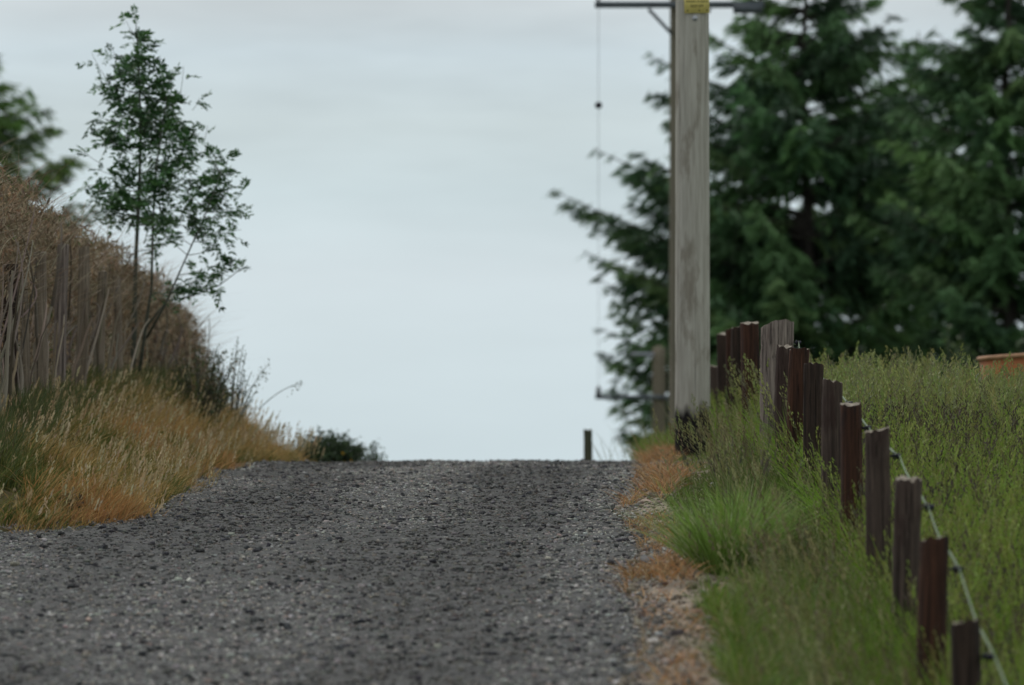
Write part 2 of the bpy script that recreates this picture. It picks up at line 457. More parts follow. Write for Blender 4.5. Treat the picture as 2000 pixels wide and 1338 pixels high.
# thinner growth further away and to the side
n = 52000
Y = rng.uniform(12, 75, n); X = x_fence(Y) + .25 + .05 * Y + 10 * rng.uniform(0, 1, n) ** 1.4
P = np.stack([X, Y, ground_z(X, Y)], -1)
V, Q, T, C, tip, d = blades(P, rng.uniform(.25, .45, n), .012, rng.uniform(0, 2 * PI, n), rng.uniform(.05, .35, n), rng.uniform(0, .6, n), mixcols(rng, n, GP), rng); b.add(V, Q, T, C)
grass_stuff('field_grass', 'tall seeding green meadow grass behind the row of posts', 'grass', b, M_GRASS)

# --- green verge grass between lane and fence
rng = R0(13)
b = Bag()
def verge_pts(n, y0, y1):
    Y = rng.uniform(y0, y1, n); t = rng.uniform(0, 1, n)
    xr_, xf_ = x_right(Y), x_fence(Y)
    X = xr_ + .08 + (xf_ + .25 - xr_) * t
    dr = X - xr_; df = xf_ - X
    need = np.where(Y < 23, .27, np.where(Y < 27.5, .36, .22)) + .25 * (fbm(X * 3, Y * 1.1, 51) - .5)
    bare = (Y > 22.6) & (Y < 24.6) & (dr < .44)
    thin = (Y > 24.4) & (Y < 29.5) & (dr < .62) & (rng.uniform(0, 1, n) < .72)
    k = (dr > need) & ~bare & ~thin
    return np.stack([X, Y, ground_z(X, Y) - .01], -1)[k], df[k]
VP = [(.125, .21, .026), (.16, .245, .038), (.10, .16, .026), (.19, .21, .06), (.25, .21, .095)]
for n0, y0, y1, h0, h1 in ((36000, 16.5, 24, .12, .30), (30000, 24, 34, .07, .19), (15000, 34, 50, .06, .17)):
    P, df = verge_pts(n0, y0, y1); n = len(P)
    pxx = 1000 + P[:, 0] / P[:, 1] * F
    hh = rng.uniform(h0, h1, n) * (.75 + (.5 + .45 * (P[:, 1] < 27)) * smooth(1 - df / .55)) * np.where(P[:, 1] > 28, .45 + .55 * smooth((pxx - 1375) / 40), 1)
    V, Q, T, C, tip, d = blades(P, hh, rng.uniform(.0035, .0065, n), rng.uniform(0, 2 * PI, n), rng.uniform(.05, .55, n), rng.uniform(0, 1.0, n), mixcols(rng, n, VP, [4, 2.4, 3, 2.0, 1.2], .3) * (.5 + .75 * fbm(P[:, 0] * 4, P[:, 1] * 1.6, 58))[:, None] * np.where((P[:, 1] > 25.6) & (P[:, 1] < 36), .66, 1.0)[:, None], rng)
    b.add(V, Q, T, C)
for n0, y0, y1 in ((1700, 16.5, 26), (1000, 26, 42)):
    P, df = verge_pts(n0, y0, y1); k = (df < .45) & (1000 + P[:, 0] / P[:, 1] * F > np.where(P[:, 1] > 27, 1400, 0)); P = P[k]; n = len(P)
    V, Q, T, C, tip, d = blades(P, rng.uniform(.25, .46, n), .003, rng.uniform(PI * .5, PI * 1.5, n), rng.uniform(.1, .5, n), rng.uniform(0, .6, n), mixcols(rng, n, [(.15, .17, .07), (.22, .2, .1)]), rng, straight=True)
    b.add(V, Q, T, C)
    panicles(b, tip, d, rng.uniform(.08, .17, n), rng.uniform(.006, .016, n), 14, mixcols(rng, n, [(.18, .20, .07), (.24, .23, .10), (.14, .12, .06)]), rng, (.011, .0035))
grass_stuff('verge_grass', 'green grass with bending seed heads between the lane and the posts', 'grass', b, M_GRASS)

# --- burnt orange dead grass along the right edge
rng = R0(17)
b = Bag()
for n0, y0, y1, a0, a1, h in ((1100, 23.9, 25.2, -.03, .24, .08), (2300, 31.0, 36.5, .02, .26, .09), (1900, 41.5, 47.5, .0, .30, .11), (900, 26, 31, -.03, .16, .06), (1150, 17, 23.8, -.02, .33, .06), (700, 36.5, 41.5, -.02, .25, .08), (500, 25.4, 27, .05, .25, .07)):
    Y = rng.uniform(y0, y1, n0); X = x_right(Y) + rng.uniform(a0, a1, n0)
    k = fbm(X * 7, Y * 3.0, 57) > .50; X, Y = X[k], Y[k]; n = len(X)
    P = np.stack([X, Y, ground_z(X, Y) - .005], -1)
    V, Q, T, C, tip, d = blades(P, h * rng.uniform(.6, 1.5, n), rng.uniform(.003, .006, n), rng.uniform(0, 2 * PI, n), rng.uniform(.3, 1.2, n), rng.uniform(.2, 1.1, n), mixcols(rng, n, [(.42, .205, .075), (.35, .19, .09), (.46, .30, .15), (.22, .12, .06), (.28, .22, .12)]), rng)
    b.add(V, Q, T, C)
grass_stuff('dead_orange_grass', 'low burnt orange dead grass fringing the right edge of the lane', 'grass', b, M_DRY)

# --- dry tan grass on the left bank
rng = R0(19)
b = Bag()
n = 125000
Y = 28.6 + 21.5 * rng.uniform(0, 1, n) ** 1.1; dl = rng.uniform(-.04, 1.45, n) - .10 * (fbm(Y * 2.7, Y * 0, 68) > .56) ** 1.0
X = x_left(Y) - dl
pn = fbm(X * 2.2, Y * .9, 61); pn2 = fbm(X * 1.5 + 9, Y * .5, 67)
green = smooth((dl - .45) / .5) * .7 + (pn - .5) * 3.0 + .22 + .2 * (Y < 32)
orange = (pn2 - .50) * 2.6 + .40 * smooth((Y - 31.5) / 3) * (1 - smooth((Y - 41) / 4)) * (1 - smooth((dl - .3) / .5))
kk = fbm(X * 5.5, Y * 2.4, 70) + rng.uniform(-.12, .12, n) > .43
X, Y, dl, pn, pn2, green, orange = X[kk], Y[kk], dl[kk], pn[kk], pn2[kk], green[kk], orange[kk]; n = len(X)
r_ = rng.uniform(0, 1, n)
cg = mixcols(rng, n, [(.11, .13, .03), (.075, .105, .025), (.17, .165, .05)])
co = mixcols(rng, n, [(.44, .24, .09), (.37, .20, .08)])
ct = mixcols(rng, n, [(.46, .30, .105), (.38, .235, .085), (.52, .37, .15), (.34, .24, .085)])
cc = np.where((r_ < green)[:, None], cg, np.where((rng.uniform(0, 1, n) < orange)[:, None], co, ct))
P = np.stack([X, Y, ground_z(X, Y) - .01], -1)
hh = rng.uniform(.10, .25, n) * (.45 + 1.1 * fbm(X * 4.5, Y * 2.6, 69)) * np.clip(.6 + dl * 1.4, .6, 1.0)
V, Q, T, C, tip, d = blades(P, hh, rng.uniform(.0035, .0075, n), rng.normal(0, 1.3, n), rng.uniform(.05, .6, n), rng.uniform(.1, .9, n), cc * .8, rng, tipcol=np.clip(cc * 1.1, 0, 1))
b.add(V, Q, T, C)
k = (rng.uniform(0, 1, n) < .035) & (r_ > green * .6)
P2 = P[k]; m = len(P2)
V, Q, T, C, tip, d = blades(P2, rng.uniform(.18, .33, m), .003, rng.normal(0, .9, m), rng.uniform(.1, .5, m), rng.uniform(.1, .7, m), mixcols(rng, m, [(.38, .3, .15), (.3, .25, .12)]), rng, straight=True)
b.add(V, Q, T, C)
panicles(b, tip, d, rng.uniform(.05, .10, m), rng.uniform(.003, .009, m), 9, mixcols(rng, m, [(.46, .36, .2), (.38, .29, .15), (.5, .42, .26)]), rng, (.011, .0038))
grass_stuff('bank_grass', 'dry tan and orange grass covering the left bank', 'grass', b, M_DRY)

# darker green growth along the top of the bank under the hedge
rng = R0(23)
b = Bag()
n = 34000
Y = rng.uniform(30, 50.5, n); X = x_left(Y) - rng.normal(.93, .14, n)
P = np.stack([X, Y, ground_z(X, Y)], -1)
V, Q, T, C, tip, d = blades(P, rng.uniform(.12, .31, n) * (.5 + fbm(X * 3, Y * 1.5, 71)), rng.uniform(.004, .007, n), rng.uniform(0, 2 * PI, n), rng.uniform(.05, .4, n), rng.uniform(0, .7, n), mixcols(rng, n, [(.06, .09, .028), (.09, .115, .035), (.24, .18, .08), (.15, .11, .06)], [4, 3, 1.2, 1]), rng)
b.add(V, Q, T, C)
grass_stuff('bank_top_grass', 'dark green rough grass at the foot of the dead hedge', 'grass', b, M_GRASS)

# far verge tufts past the crest on the right
rng = R0(29)
b = Bag()
n = 2600
Y = rng.uniform(47, 60, n); X = x_right(Y) + .02 + rng.gamma(1.5, .25, n)
P = np.stack([X, Y, ground_z(X, Y)], -1)
V, Q, T, C, tip, d = blades(P, rng.uniform(.1, .3, n), .007, rng.uniform(0, 2 * PI, n), rng.uniform(.1, .5, n), rng.uniform(0, .7, n), mixcols(rng, n, VP), rng); b.add(V, Q, T, C)
n = 46
Y = rng.uniform(50, 58, n); X = x_right(Y) + rng.uniform(-.28, .45, n)
P = np.stack([X, Y, ground_z(X, Y)], -1)
V, Q, T, C, tip, d = blades(P, rng.uniform(.3, .62, n), .006, rng.choice([PI, PI, 0], n), rng.uniform(.05, .45, n), rng.uniform(0, .4, n), mixcols(rng, n, [(.14, .17, .07), (.18, .19, .1)]), rng, seg=4); b.add(V, Q, T, C)
grass_stuff('crest_grass', 'wispy grass stems past the crest beside the far poles', 'grass', b, M_GRASS)

# one big green tussock beside the bare patch
rng = R0(31)
def tussock(name, label, px, Y0, n, hmax, spread, group=None):
    X0 = (px - 1000) / F * Y0
    z0 = float(ground_z(X0, Y0))
    a = rng.uniform(0, 2 * PI, n); rr = spread * np.sqrt(rng.uniform(0, 1, n))
    P = np.stack([np.cos(a) * rr, np.sin(a) * rr, np.full(n, -.01)], -1)
    az = a + rng.normal(0, .6, n)
    b = Bag()
    V, Q, T, C, tip, d = blades(P, rng.uniform(.45, 1.0, n) * hmax, rng.uniform(.003, .0055, n), az, .06 + .48 * rr / spread * rng.uniform(.2, 1.4, n), rng.uniform(0, .8, n), mixcols(rng, n, [(.18, .30, .05), (.24, .35, .09), (.10, .16, .035), (.42, .44, .26)], [4, 3, 2, .8]), rng, seg=4)
    b.add(V, Q, T, C)
    m = max(6, n // 60)
    a = rng.uniform(0, 2 * PI, m)
    P = np.stack([np.cos(a), np.sin(a), 0 * a], -1) * spread * .6
    V, Q, T, C, tip, d = blades(P, rng.uniform(.95, 1.2, m) * hmax, .003, a, rng.uniform(.1, .5, m), rng.uniform(0, .2, m), mixcols(rng, m, [(.1, .11, .04), (.14, .14, .06)]), rng, straight=True); b.add(V, Q, T, C)
    panicles(b, tip, d, rng.uniform(.06, .09, m), rng.uniform(.003, .004, m), 10, mixcols(rng, m, [(.06, .055, .04), (.09, .08, .05)]), rng, (.010, .003))
    o = link(name, b.mesh(name), M_GRASS, loc=(X0, Y0, z0))
    tag(o, label, 'grass tuft', group)
tussock('grass_tussock', 'big bright green grass tussock behind the bare patch of earth by the lane', 1416, 25.0, 1000, .50, .11)
tussock('grass_tussock', 'small green grass tussock just left of the row of posts, behind the big one', 1452, 28.6, 420, .30, .09)

# ------------------------------------------------------------------ posts
W_DARK = wood_mat('creosoted_timber', (.014, .010, .008), (.060, .038, .027), contrast=(.35, .7), patch=((.075, .055, .045), .58, .5))
W_RED = wood_mat('red_brown_timber', (.018, .009, .006), (.080, .034, .019), contrast=(.35, .7), patch=((.014, .010, .010), .52, .85))
W_GREY = wood_mat('weathered_timber', (.024, .016, .013), (.105, .076, .060), contrast=(.32, .72), patch=((.038, .022, .018), .47, .85))
W_STRAIN = wood_mat('split_grey_timber', (.060, .046, .040), (.31, .255, .215), contrast=(.3, .7), streak=(60, 60, 3.5), bump=.9, patch=((.085, .05, .045), .57, .6))
W_STAKE = wood_mat('old_stake_timber', (.09, .07, .05), (.28, .23, .17), contrast=(.3, .7), patch=((.07, .05, .03), .5, .5))
W_MARK = wood_mat('mossy_timber', (.025, .03, .018), (.085, .09, .055), contrast=(.3, .7))

def post_mesh(name, r, h, seed, n=16, rough=.05, taper=.05, tilt=.1, sink=.25):
    rg = R0(seed)
    zs = np.concatenate([np.linspace(-sink, h - .03, 22), [h - .006, h]])
    a = np.arange(n) * 2 * PI / n
    fac = 1 + rough * (vnoise(np.cos(a) * 2 + seed, np.sin(a) * 2, seed) - .5) * 2
    V = []
    bend = rg.normal(0, .009, 2); rag = rg.normal(0, .0045, n)
    for i_, z in enumerate(zs):
        t = max(z, 0) / h
        rr = r * fac * (1 - taper * t) * (1 + .02 * rg.normal(size=n))
        if i_ == len(zs) - 1: rr = rr * .975
        x = np.cos(a) * rr + bend[0] * math.sin(t * 3); y = np.sin(a) * rr + bend[1] * math.sin(t * 3)
        zz = np.full(n, z)
        if i_ >= len(zs) - 2: zz = zz + (np.cos(a + seed) * tilt * r) + rag
        V.append(np.stack([x, y, zz], -1))
    cap = V[-1]; V = np.concatenate(V + [cap, np.array([[bend[0] * .14, bend[1] * .14, h + .001]])])
    m = len(zs)
    i = np.arange(m - 1)[:, None] * n; j = np.arange(n)[None]; k = (j + 1) % n
    Q = np.stack([i + j, i + k, i + n + k, i + n + j], -1).reshape(-1, 4)
    jj = np.arange(n); T = np.stack([m * n + jj, m * n + (jj + 1) % n, np.full(n, (m + 1) * n)], -1)
    me = mesh_np(name, V, Q, T, None, True)
    ENDS.append((me, len(Q)))
    return me
ENDS = []

POSTS = [  # px centre, y of top, width px, material, label
 (1893, 1215, 58, W_DARK, 'near-black fence post lowest in the photo, first in the row at the bottom edge'),
 (1826, 1052, 57, W_RED, 'rust red fence post second from the bottom edge, just behind the lowest one'),
 (1768, 935, 55, W_GREY, 'blotchy grey and brown fence post third from the bottom edge'),
 (1717, 840, 49, W_GREY, 'grey-brown fence post fourth from the bottom edge, pale streaks down its face'),
 (1661, 790, 44, W_RED, 'dark red-brown fence post with a pale cut top, fifth from the bottom edge'),
 (1629, 745, 42, W_GREY, 'short-looking grey-topped fence post sixth from the bottom edge'),
 (1590, 712, 41, W_DARK, 'dark brown fence post seventh from the bottom edge, standing clear of its neighbours'),
 (1561, 683, 39, W_RED, 'reddish ragged-topped fence post two places in front of the thick grey post'),
 (1538, 677, 34, W_GREY, 'narrow grey fence post half hidden right against the thick grey post'),
 (1517, 635, 65, W_STRAIN, 'thick split grey strainer post, the widest in the row'),
 (1470, 630, 38, W_RED, 'tall dark red fence post immediately left of the thick grey post'),
 (1444, 638, 32, W_DARK, 'dark fence post second to the left of the thick grey post'),
 (1427, 645, 30, W_RED, 'red-brown fence post third to the left of the thick grey post'),
 (1412, 652, 28, W_DARK, 'dark fence post fourth to the left of the thick grey post'),
 (1396, 715, 24, W_GREY, 'low pale fence post right beside the big utility pole, last in the row'),
]
tape_pts = []
for i_, (px, py, w, mat, lab) in enumerate(POSTS):
    Yp = 14670 / (px - 1100)
    top = at(px, py, Yp)
    r = w / 2 / F * Yp
    zb = float(ground_z(top[0], Yp))
    h = max(top[2] - zb, .6); zb = top[2] - h
    nm = 'strainer_post' if w == 65 else 'fence_post'
    o = link(nm, post_mesh(nm, r, h, 100 + i_, n=26 if w == 65 else 20, rough=.11 if w == 65 else .09, taper=.03, tilt=.28 if w == 65 else .14), mat, loc=(top[0], Yp, zb))
    rg = R0(i_ + 3)
    o.rotation_euler = (rg.normal(0, .008), rg.normal(0, .012), rg.uniform(0, 6))
    tag(o, lab, 'fence post', 'posts of the fence along the right verge')
    if i_ <= 10:
        dz = h - (.105 if i_ else .11)
        ib = Bag()
        ang = 0.0
        # insulator: screw, disc and hook, on the field side
        s_ = -o.rotation_euler[2]
        cx, cy = math.cos(s_), math.sin(s_)
        for (a0, a1, rr) in ((.0, .022, .006), (.012, .018, .017), (.022, .042, .012)):
            tube(ib, [[cx * (r + a0), cy * (r + a0), dz], [cx * (r + (a0 + a1) / 2), cy * (r + (a0 + a1) / 2), dz], [cx * (r + a1), cy * (r + a1), dz]], rr, 10)
        link('insulator', ib.mesh('insulator', True), M_BLACKP, o)
        tape_pts.append((top[0] + r + .032, Yp, zb + dz))
# fence tape: one line sagging from insulator to insulator
tape_pts.sort(key=lambda p: p[1])
first = np.array(tape_pts[0]); tp = [np.array([float(x_fence(16.4)) + .085, 16.4, first[2] - .30])] + [np.array(p) for p in tape_pts]
path = []
for a_, c_ in zip(tp[:-1], tp[1:]):
    for t in np.linspace(0, 1, 9)[:-1]:
        p = a_ * (1 - t) + c_ * t; p = p.copy(); p[2] -= .03 * 4 * t * (1 - t) * (.6 + .4 * math.sin(p[1] * 3)); path.append(p)
path.append(tp[-1])
b = Bag(); tube(b, np.array(path), .0068, 6, ell=(.45, 1.0))
tag(link('fence_tape', b.mesh('fence_tape', True), M_TAPE), 'pale greenish electric fence tape strung from post to post on the field side', 'fence tape')

# ------------------------------------------------------------------ utility poles
W_POLE = wood_mat('silver_grey_pole', (.24, .225, .185), (.48, .46, .40), streak=(34, 34, 2.2), contrast=(.22, .78), bump=.35, tar=(.35, 13, .26), patch=((.15, .125, .09), .54, .6), crack=(.25, .36))
W_POLE2 = wood_mat('brown_grey_pole', (.11, .10, .072), (.20, .18, .13), streak=(20, 20, .6), contrast=(.3, .7), bump=.2)

def pole_mesh(name, r0, r1, h, n=28, seed=1, sink=.5):
    zs = np.concatenate([[-sink], np.linspace(0, h, 26)])
    a = np.arange(n) * 2 * PI / n
    fl = 1 + .015 * (vnoise(np.cos(a) * 1.7 + 5, np.sin(a) * 1.7, seed) - .5) * 2
    V = []
    for z in zs:
        rr = (r0 + (r1 - r0) * max(z, 0) / h) * fl
        V.append(np.stack([np.cos(a) * rr, np.sin(a) * rr, np.full(n, z)], -1))
    V = np.concatenate(V + [np.array([[0, 0, h + .05]])]); m = len(zs)
    i = np.arange(m - 1)[:, None] * n; j = np.arange(n)[None]; k = (j + 1) % n
    Q = np.stack([i + j, i + k, i + n + k, i + n + j], -1).reshape(-1, 4)
    jj = np.arange(n); T = np.stack([(m - 1) * n + jj, (m - 1) * n + (jj + 1) % n, np.full(n, m * n)], -1)
    return mesh_np(name, V, Q, T, None, True)

def text_mesh(body, width):
    cu = bpy.data.curves.new('lettering', 'FONT'); cu.body = body; cu.align_x = 'CENTER'; cu.align_y = 'CENTER'; cu.extrude = .012; cu.resolution_u = 3
    cu.size = 1; cu.offset = .012
    o = bpy.data.objects.new('lettering_source', cu); COL.objects.link(o)
    bpy.context.view_layer.update()
    dg = bpy.context.evaluated_depsgraph_get()
    me = bpy.data.meshes.new_from_object(o.evaluated_get(dg))
    bpy.data.objects.remove(o); me.name = 'lettering'
    xs_ = [v.co.x for v in me.vertices]; s = width / (max(xs_) - min(xs_))
    me.transform(Matrix.Scale(s, 4)); me.materials.clear()
    return me

# big pole in front
Yp = 42.0
X0 = at(1352.5, 905, Yp)[0]; zb = float(ground_z(X0, Yp)) - .02
r0 = 34.0 / F * Yp
big = link('utility_pole', pole_mesh('utility_pole', r0 * 1.01, r0 * .86, 7.6, 32, 4), W_POLE, loc=(X0, Yp, zb))
big.rotation_euler = (0, math.radians(.0), 0)
tag(big, 'big silver-grey wooden utility pole with a black tarred foot and yellow warning plate', 'utility pole', 'wooden poles of the power line')
# plate: bottom edge at py 27
zbot = at(1361, 27, Yp)[2] - zb
ang = math.radians(14)
rs = r0 * .92
pw_, ph_ = .186, .24
pm = Matrix.Translation((math.sin(ang) * (rs + .006), -math.cos(ang) * (rs + .006), zbot + ph_ / 2)) @ Matrix.Rotation(ang, 4, 'Z') @ Matrix.Rotation(math.radians(-1.5), 4, 'Y')
bb = Bag()
nx_ = 10
u = np.linspace(-1, 1, nx_)
th = .0015
fr = np.stack([np.stack([u * pw_ / 2, np.full(nx_, -th) + .006 * u * u, np.full(nx_, z)], -1) for z in (-ph_ / 2, ph_ / 2)])
bk = fr.copy(); bk[..., 1] += 2 * th
VV = np.concatenate([fr.reshape(-1, 3), bk.reshape(-1, 3)])
q = []
for i_ in range(nx_ - 1):
    q += [[i_, i_ + 1, nx_ + i_ + 1, nx_ + i_], [2 * nx_ + i_, 3 * nx_ + i_, 3 * nx_ + i_ + 1, 2 * nx_ + i_ + 1], [i_, 2 * nx_ + i_, 2 * nx_ + i_ + 1, i_ + 1], [nx_ + i_, nx_ + i_ + 1, 3 * nx_ + i_ + 1, 3 * nx_ + i_]]
q += [[0, nx_, 3 * nx_, 2 * nx_], [nx_ - 1, 3 * nx_ - 1, 4 * nx_ - 1, 2 * nx_ - 1]]
bb.add(VV, q)
plate = link('warning_plate', bb.mesh('warning_plate'), M_YELLOW, big); plate.matrix_local = pm
def put_text(body, w, zrel):
    me = text_mesh(body, w); o = link('lettering', me, M_BLACK, plate)
    o.matrix_local = Matrix.Translation((0, -.0022, zrel)) @ Matrix.Rotation(PI / 2, 4, 'X')
put_text('DANGER OF DEATH', .160, -ph_ / 2 + .083)
put_text('KEEP OFF', .092, -ph_ / 2 + .050)
for xx, zz in ((-.07, .017), (.016, .019), (.072, .020)):
    nb = Bag(); tube(nb, [[xx, -.006, -ph_ / 2 + zz], [xx, -.003, -ph_ / 2 + zz], [xx, .002, -ph_ / 2 + zz]], [.003, .005, .005], 8)
    link('nail', nb.mesh('nail', True), M_BLACK, plate)
zd = at(1357, 37, Yp)[2] - zb
db = Bag(); a2 = math.radians(8)
for k_, (r_, q0, q1) in enumerate(((.021, .0, .004), (.007, .004, .008))):
    tube(db, [[math.sin(a2) * (rs + q0 + .001), -math.cos(a2) * (rs + q0 + .001), zd], [math.sin(a2) * (rs + (q0 + q1) / 2 + .001), -math.cos(a2) * (rs + (q0 + q1) / 2 + .001), zd], [math.sin(a2) * (rs + q1 + .001), -math.cos(a2) * (rs + q1 + .001), zd]], r_, 16)
link('pole_disc', db.mesh('pole_disc', True), M_DISC, big)

# second pole with cross arm
def insulator(parent, x, y, z, s=1.0):
    ib = Bag()
    for zz, rr in ((.02, .035), (.07, .065), (.11, .045), (.15, .06), (.2, .03)):
        tube(ib, [[x, y, z + zz * s - .025 * s], [x, y, z + zz * s], [x, y, z + zz * s + .025 * s]], [rr * s * .7, rr * s, rr * s * .7], 12)
    return link('line_insulator', ib.mesh('line_insulator', True), M_CERAM, parent)

Y2 = 80.0
c2 = at(1327, 10, Y2); zb2 = float(ground_z(c2[0], Y2))
p2 = link('utility_pole', pole_mesh('utility_pole', .145, .125, c2[2] - zb2 + .55, 24, 6), W_POLE2, loc=(c2[0], Y2, zb2))
tag(p2, 'thinner utility pole directly behind the big one, carrying the highest steel cross arm', 'utility pole', 'wooden poles of the power line')
za = c2[2] - zb2
ab = Bag(); box(ab, (0, -.17, za), (2.30, .07, .085)); link('cross_arm', ab.mesh('cross_arm'), M_STEEL, p2)
for s in (-1, 1):
    ab = Bag(); p_a = np.array([s * .42, -.165, za - .06]); p_b = np.array([s * .10, -.15, za - .40])
    tube(ab, [p_a, (p_a + p_b) / 2, p_b], .026, 6); link('brace', ab.mesh('brace'), M_STEEL, p2)
    insulator(p2, s * 1.10, -.17, za + .05, .62)
eb = Bag(); box(eb, (.93, -.17, za - .055), (.40, .13, .12)); link('end_bracket', eb.mesh('end_bracket'), M_STEEL, p2)
# third pole
Y3 = 106.0
c3 = at(1287, 680, Y3); zb3 = float(ground_z(c3[0], Y3))
p3 = link('utility_pole', pole_mesh('utility_pole', .135, .115, c3[2] - zb3, 20, 8), wood_mat('brown_pole', (.11, .095, .065), (.21, .18, .13), streak=(20, 20, .6), bump=.2), loc=(c3[0], Y3, zb3))
tag(p3, 'farthest utility pole, low behind the crest left of the big pole, arm below its top', 'utility pole', 'wooden poles of the power line')
za3 = at(1287, 776, Y3)[2] - zb3
ab = Bag(); box(ab, (0, -.15, za3), (2.30, .07, .075)); link('cross_arm', ab.mesh('cross_arm'), M_STEEL, p3)
for s in (-1, 1): insulator(p3, s * 1.09, -.15, za3 - .01, .95)
ab = Bag(); box(ab, (-.30, -.13, at(0, 692, Y3)[2] - zb3), (.42, .05, .06)); link('top_bracket', ab.mesh('top_bracket'), plain_mat('pale_steel', (.32, .33, .37), .5, .2), p3)
# wires from pole 2 to pole 3
for s in (-1, 1):
    A = np.array([c2[0] + s * 1.10, Y2 - .17, c2[2] + .15]); B_ = np.array([c3[0] + s * 1.09, Y3 - .15, za3 + zb3 + .17])
    t = np.linspace(0, 1, 24)[:, None]
    Pw = A * (1 - t) + B_ * t; Pw[:, 2] -= .12 * (4 * t * (1 - t))[:, 0]
    b = Bag(); tube(b, Pw, .0032, 5)
    tag(link('power_line', b.mesh('power_line'), M_WIRE), ('thin power line falling in front of open sky to the farthest pole' if s < 0 else 'thin power line on the right arm ends, running in front of the conifer'), 'power line', 'wires between the two far poles')
    if s < 0:
        i_ = 5; c_ = Pw[i_]
        mb = Bag(); tube(mb, [c_ + [0, 0, .05], c_ + [0, 0, .035], c_, c_ - [0, 0, .035], c_ - [0, 0, .05]], [.012, .045, .055, .045, .012], 10)
        tag(link('line_marker', mb.mesh('line_marker', True), M_BLACKP), 'small dark marker ball on the power line against the sky', 'marker')

# marker post on the crest
c_ = at(1148, 840, 62); zb_ = float(min(road_z(62.0), c_[2])) - .12
o = link('marker_post', post_mesh('marker_post', .048, c_[2] - zb_, 77, rough=.12), W_MARK, loc=(c_[0], 62, zb_))
tag(o, 'lone dark mossy post standing on the crest at the far end of the lane', 'post')

# ------------------------------------------------------------------ trees
def conifer(name, label, px, Yt, top_py, prof, seed, nbr=150, tips=(), pal=None, dens=1.0, trunk_r=.16, rise=.35, zmin_py=905, group=None, spray=(.15, .018), lowbias=1.1):
    rng = R0(seed)
    X0 = (px - 1000) / F * Yt; zb = float(ground_z(X0, Yt)); H = (HOR - top_py) / F * Yt - zb
    root = bpy.data.objects.new(name, None); COL.objects.link(root); root.location = (X0, Yt, zb)
    tag(root, label, 'tree', group)
    tb = Bag(); fb = Bag()
    tz = np.linspace(-.3, H, 14)
    tp = np.stack([.06 * np.sin(tz * .9 + seed), .06 * np.cos(tz * .7 + seed), tz], -1)
    tube(tb, tp, trunk_r * (1 - tz.clip(0) / H) ** .8 + .012, 10)
    pal = pal or [(.054, .108, .048), (.076, .148, .058), (.112, .198, .074), (.040, .078, .038)]
    br = []
    z0 = (HOR - zmin_py) / F * Yt - zb
    for k in range(nbr):
        f = rng.uniform(0, 1) ** lowbias
        zt = z0 + (H * .985 - z0) * f
        py_t = HOR - (zt + zb) / Yt * F
        L = float(np.interp(py_t, [p[0] for p in prof], [p[1] for p in prof])) / F * Yt * rng.uniform(.55, 1.05)
        az = rng.uniform(0, 2 * PI)
        asym = 1.0
        br.append((np.array([math.cos(az) * L * asym, math.sin(az) * L * asym, zt]), rise * rng.uniform(.5, 1.3)))
    for k in range(int(nbr * .3)):
        zt = z0 + (H * .97 - z0) * rng.uniform(0, 1); az = rng.uniform(0, 2 * PI); L = float(np.interp(HOR - (zt + zb) / Yt * F, [p[0] for p in prof], [p[1] for p in prof])) / F * Yt * rng.uniform(.15, .45)
        br.append((np.array([math.cos(az) * L, math.sin(az) * L, zt]), rise * .6))
    for (tx, ty, dy) in tips:
        p = np.array([(tx - 1000) / F * (Yt + dy) - X0, dy, (HOR - ty) / F * (Yt + dy) - zb]); br.append((p, rise))
    for tip, rs_ in br:
        L = math.hypot(tip[0], tip[1]) + .05
        s0 = np.array([0, 0, max(.3, tip[2] - L * rs_)])
        t = np.linspace(0, 1, 7)[:, None]
        mid = (s0 + tip) / 2 + np.array([0, 0, -.07 * L])
        path = s0 * (1 - t) ** 2 + 2 * mid * t * (1 - t) + tip * t ** 2
        tube(tb, path, np.linspace(.012 + .012 * L, .006, 7), 5, cap=False)
        d = (tip - s0); d /= np.linalg.norm(d)
        side = np.cross(d, [0, 0, 1.0]); side /= np.linalg.norm(side) + 1e-9
        nt_ = int((9 + 13 * L) * dens)
        tt = rng.uniform(.12, 1.0, nt_)
        base = s0 * ((1 - tt) ** 2)[:, None] + 2 * mid * (tt * (1 - tt))[:, None] + tip * (tt ** 2)[:, None]
        sg = rng.choice([-1, 1], nt_)
        ln = np.clip((.16 + .30 * L * (1 - tt)) * rng.uniform(.6, 1.3, nt_), .12, 1.1)
        td = d[None] * rng.uniform(.5, 1.0, nt_)[:, None] + side[None] * (sg * rng.uniform(.3, 1.0, nt_))[:, None]
        td[:, 2] -= rng.uniform(.1, .75, nt_)
        td /= np.linalg.norm(td, axis=1, keepdims=True)
        bc = mixcols(rng, 1, pal, None, .10)[0]
        for q_ in range(nt_):
            m = max(4, int(ln[q_] / .028))
            s_ = (np.arange(m) + rng.uniform(0, 1, m)) / m
            cpos = base[q_] + td[q_] * (ln[q_] * s_)[:, None] + rng.normal(0, .025, (m, 3))
            cpos[:, 2] -= .18 * ln[q_] * s_ ** 2
            ax = td[q_] + rng.normal(0, .28, (m, 3)) + np.array([0, 0, -.22]); ax /= np.linalg.norm(ax, axis=1, keepdims=True)
            bb_ = np.cross(ax, rvec(rng, m)); bb_ /= np.linalg.norm(bb_, axis=1, keepdims=True) + 1e-9
            sz = rng.uniform(.7, 1.3, m)[:, None]
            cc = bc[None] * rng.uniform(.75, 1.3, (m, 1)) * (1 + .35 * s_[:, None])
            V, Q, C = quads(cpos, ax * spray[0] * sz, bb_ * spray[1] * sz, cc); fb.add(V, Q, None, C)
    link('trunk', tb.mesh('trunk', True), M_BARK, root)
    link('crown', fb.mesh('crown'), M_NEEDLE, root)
    return root

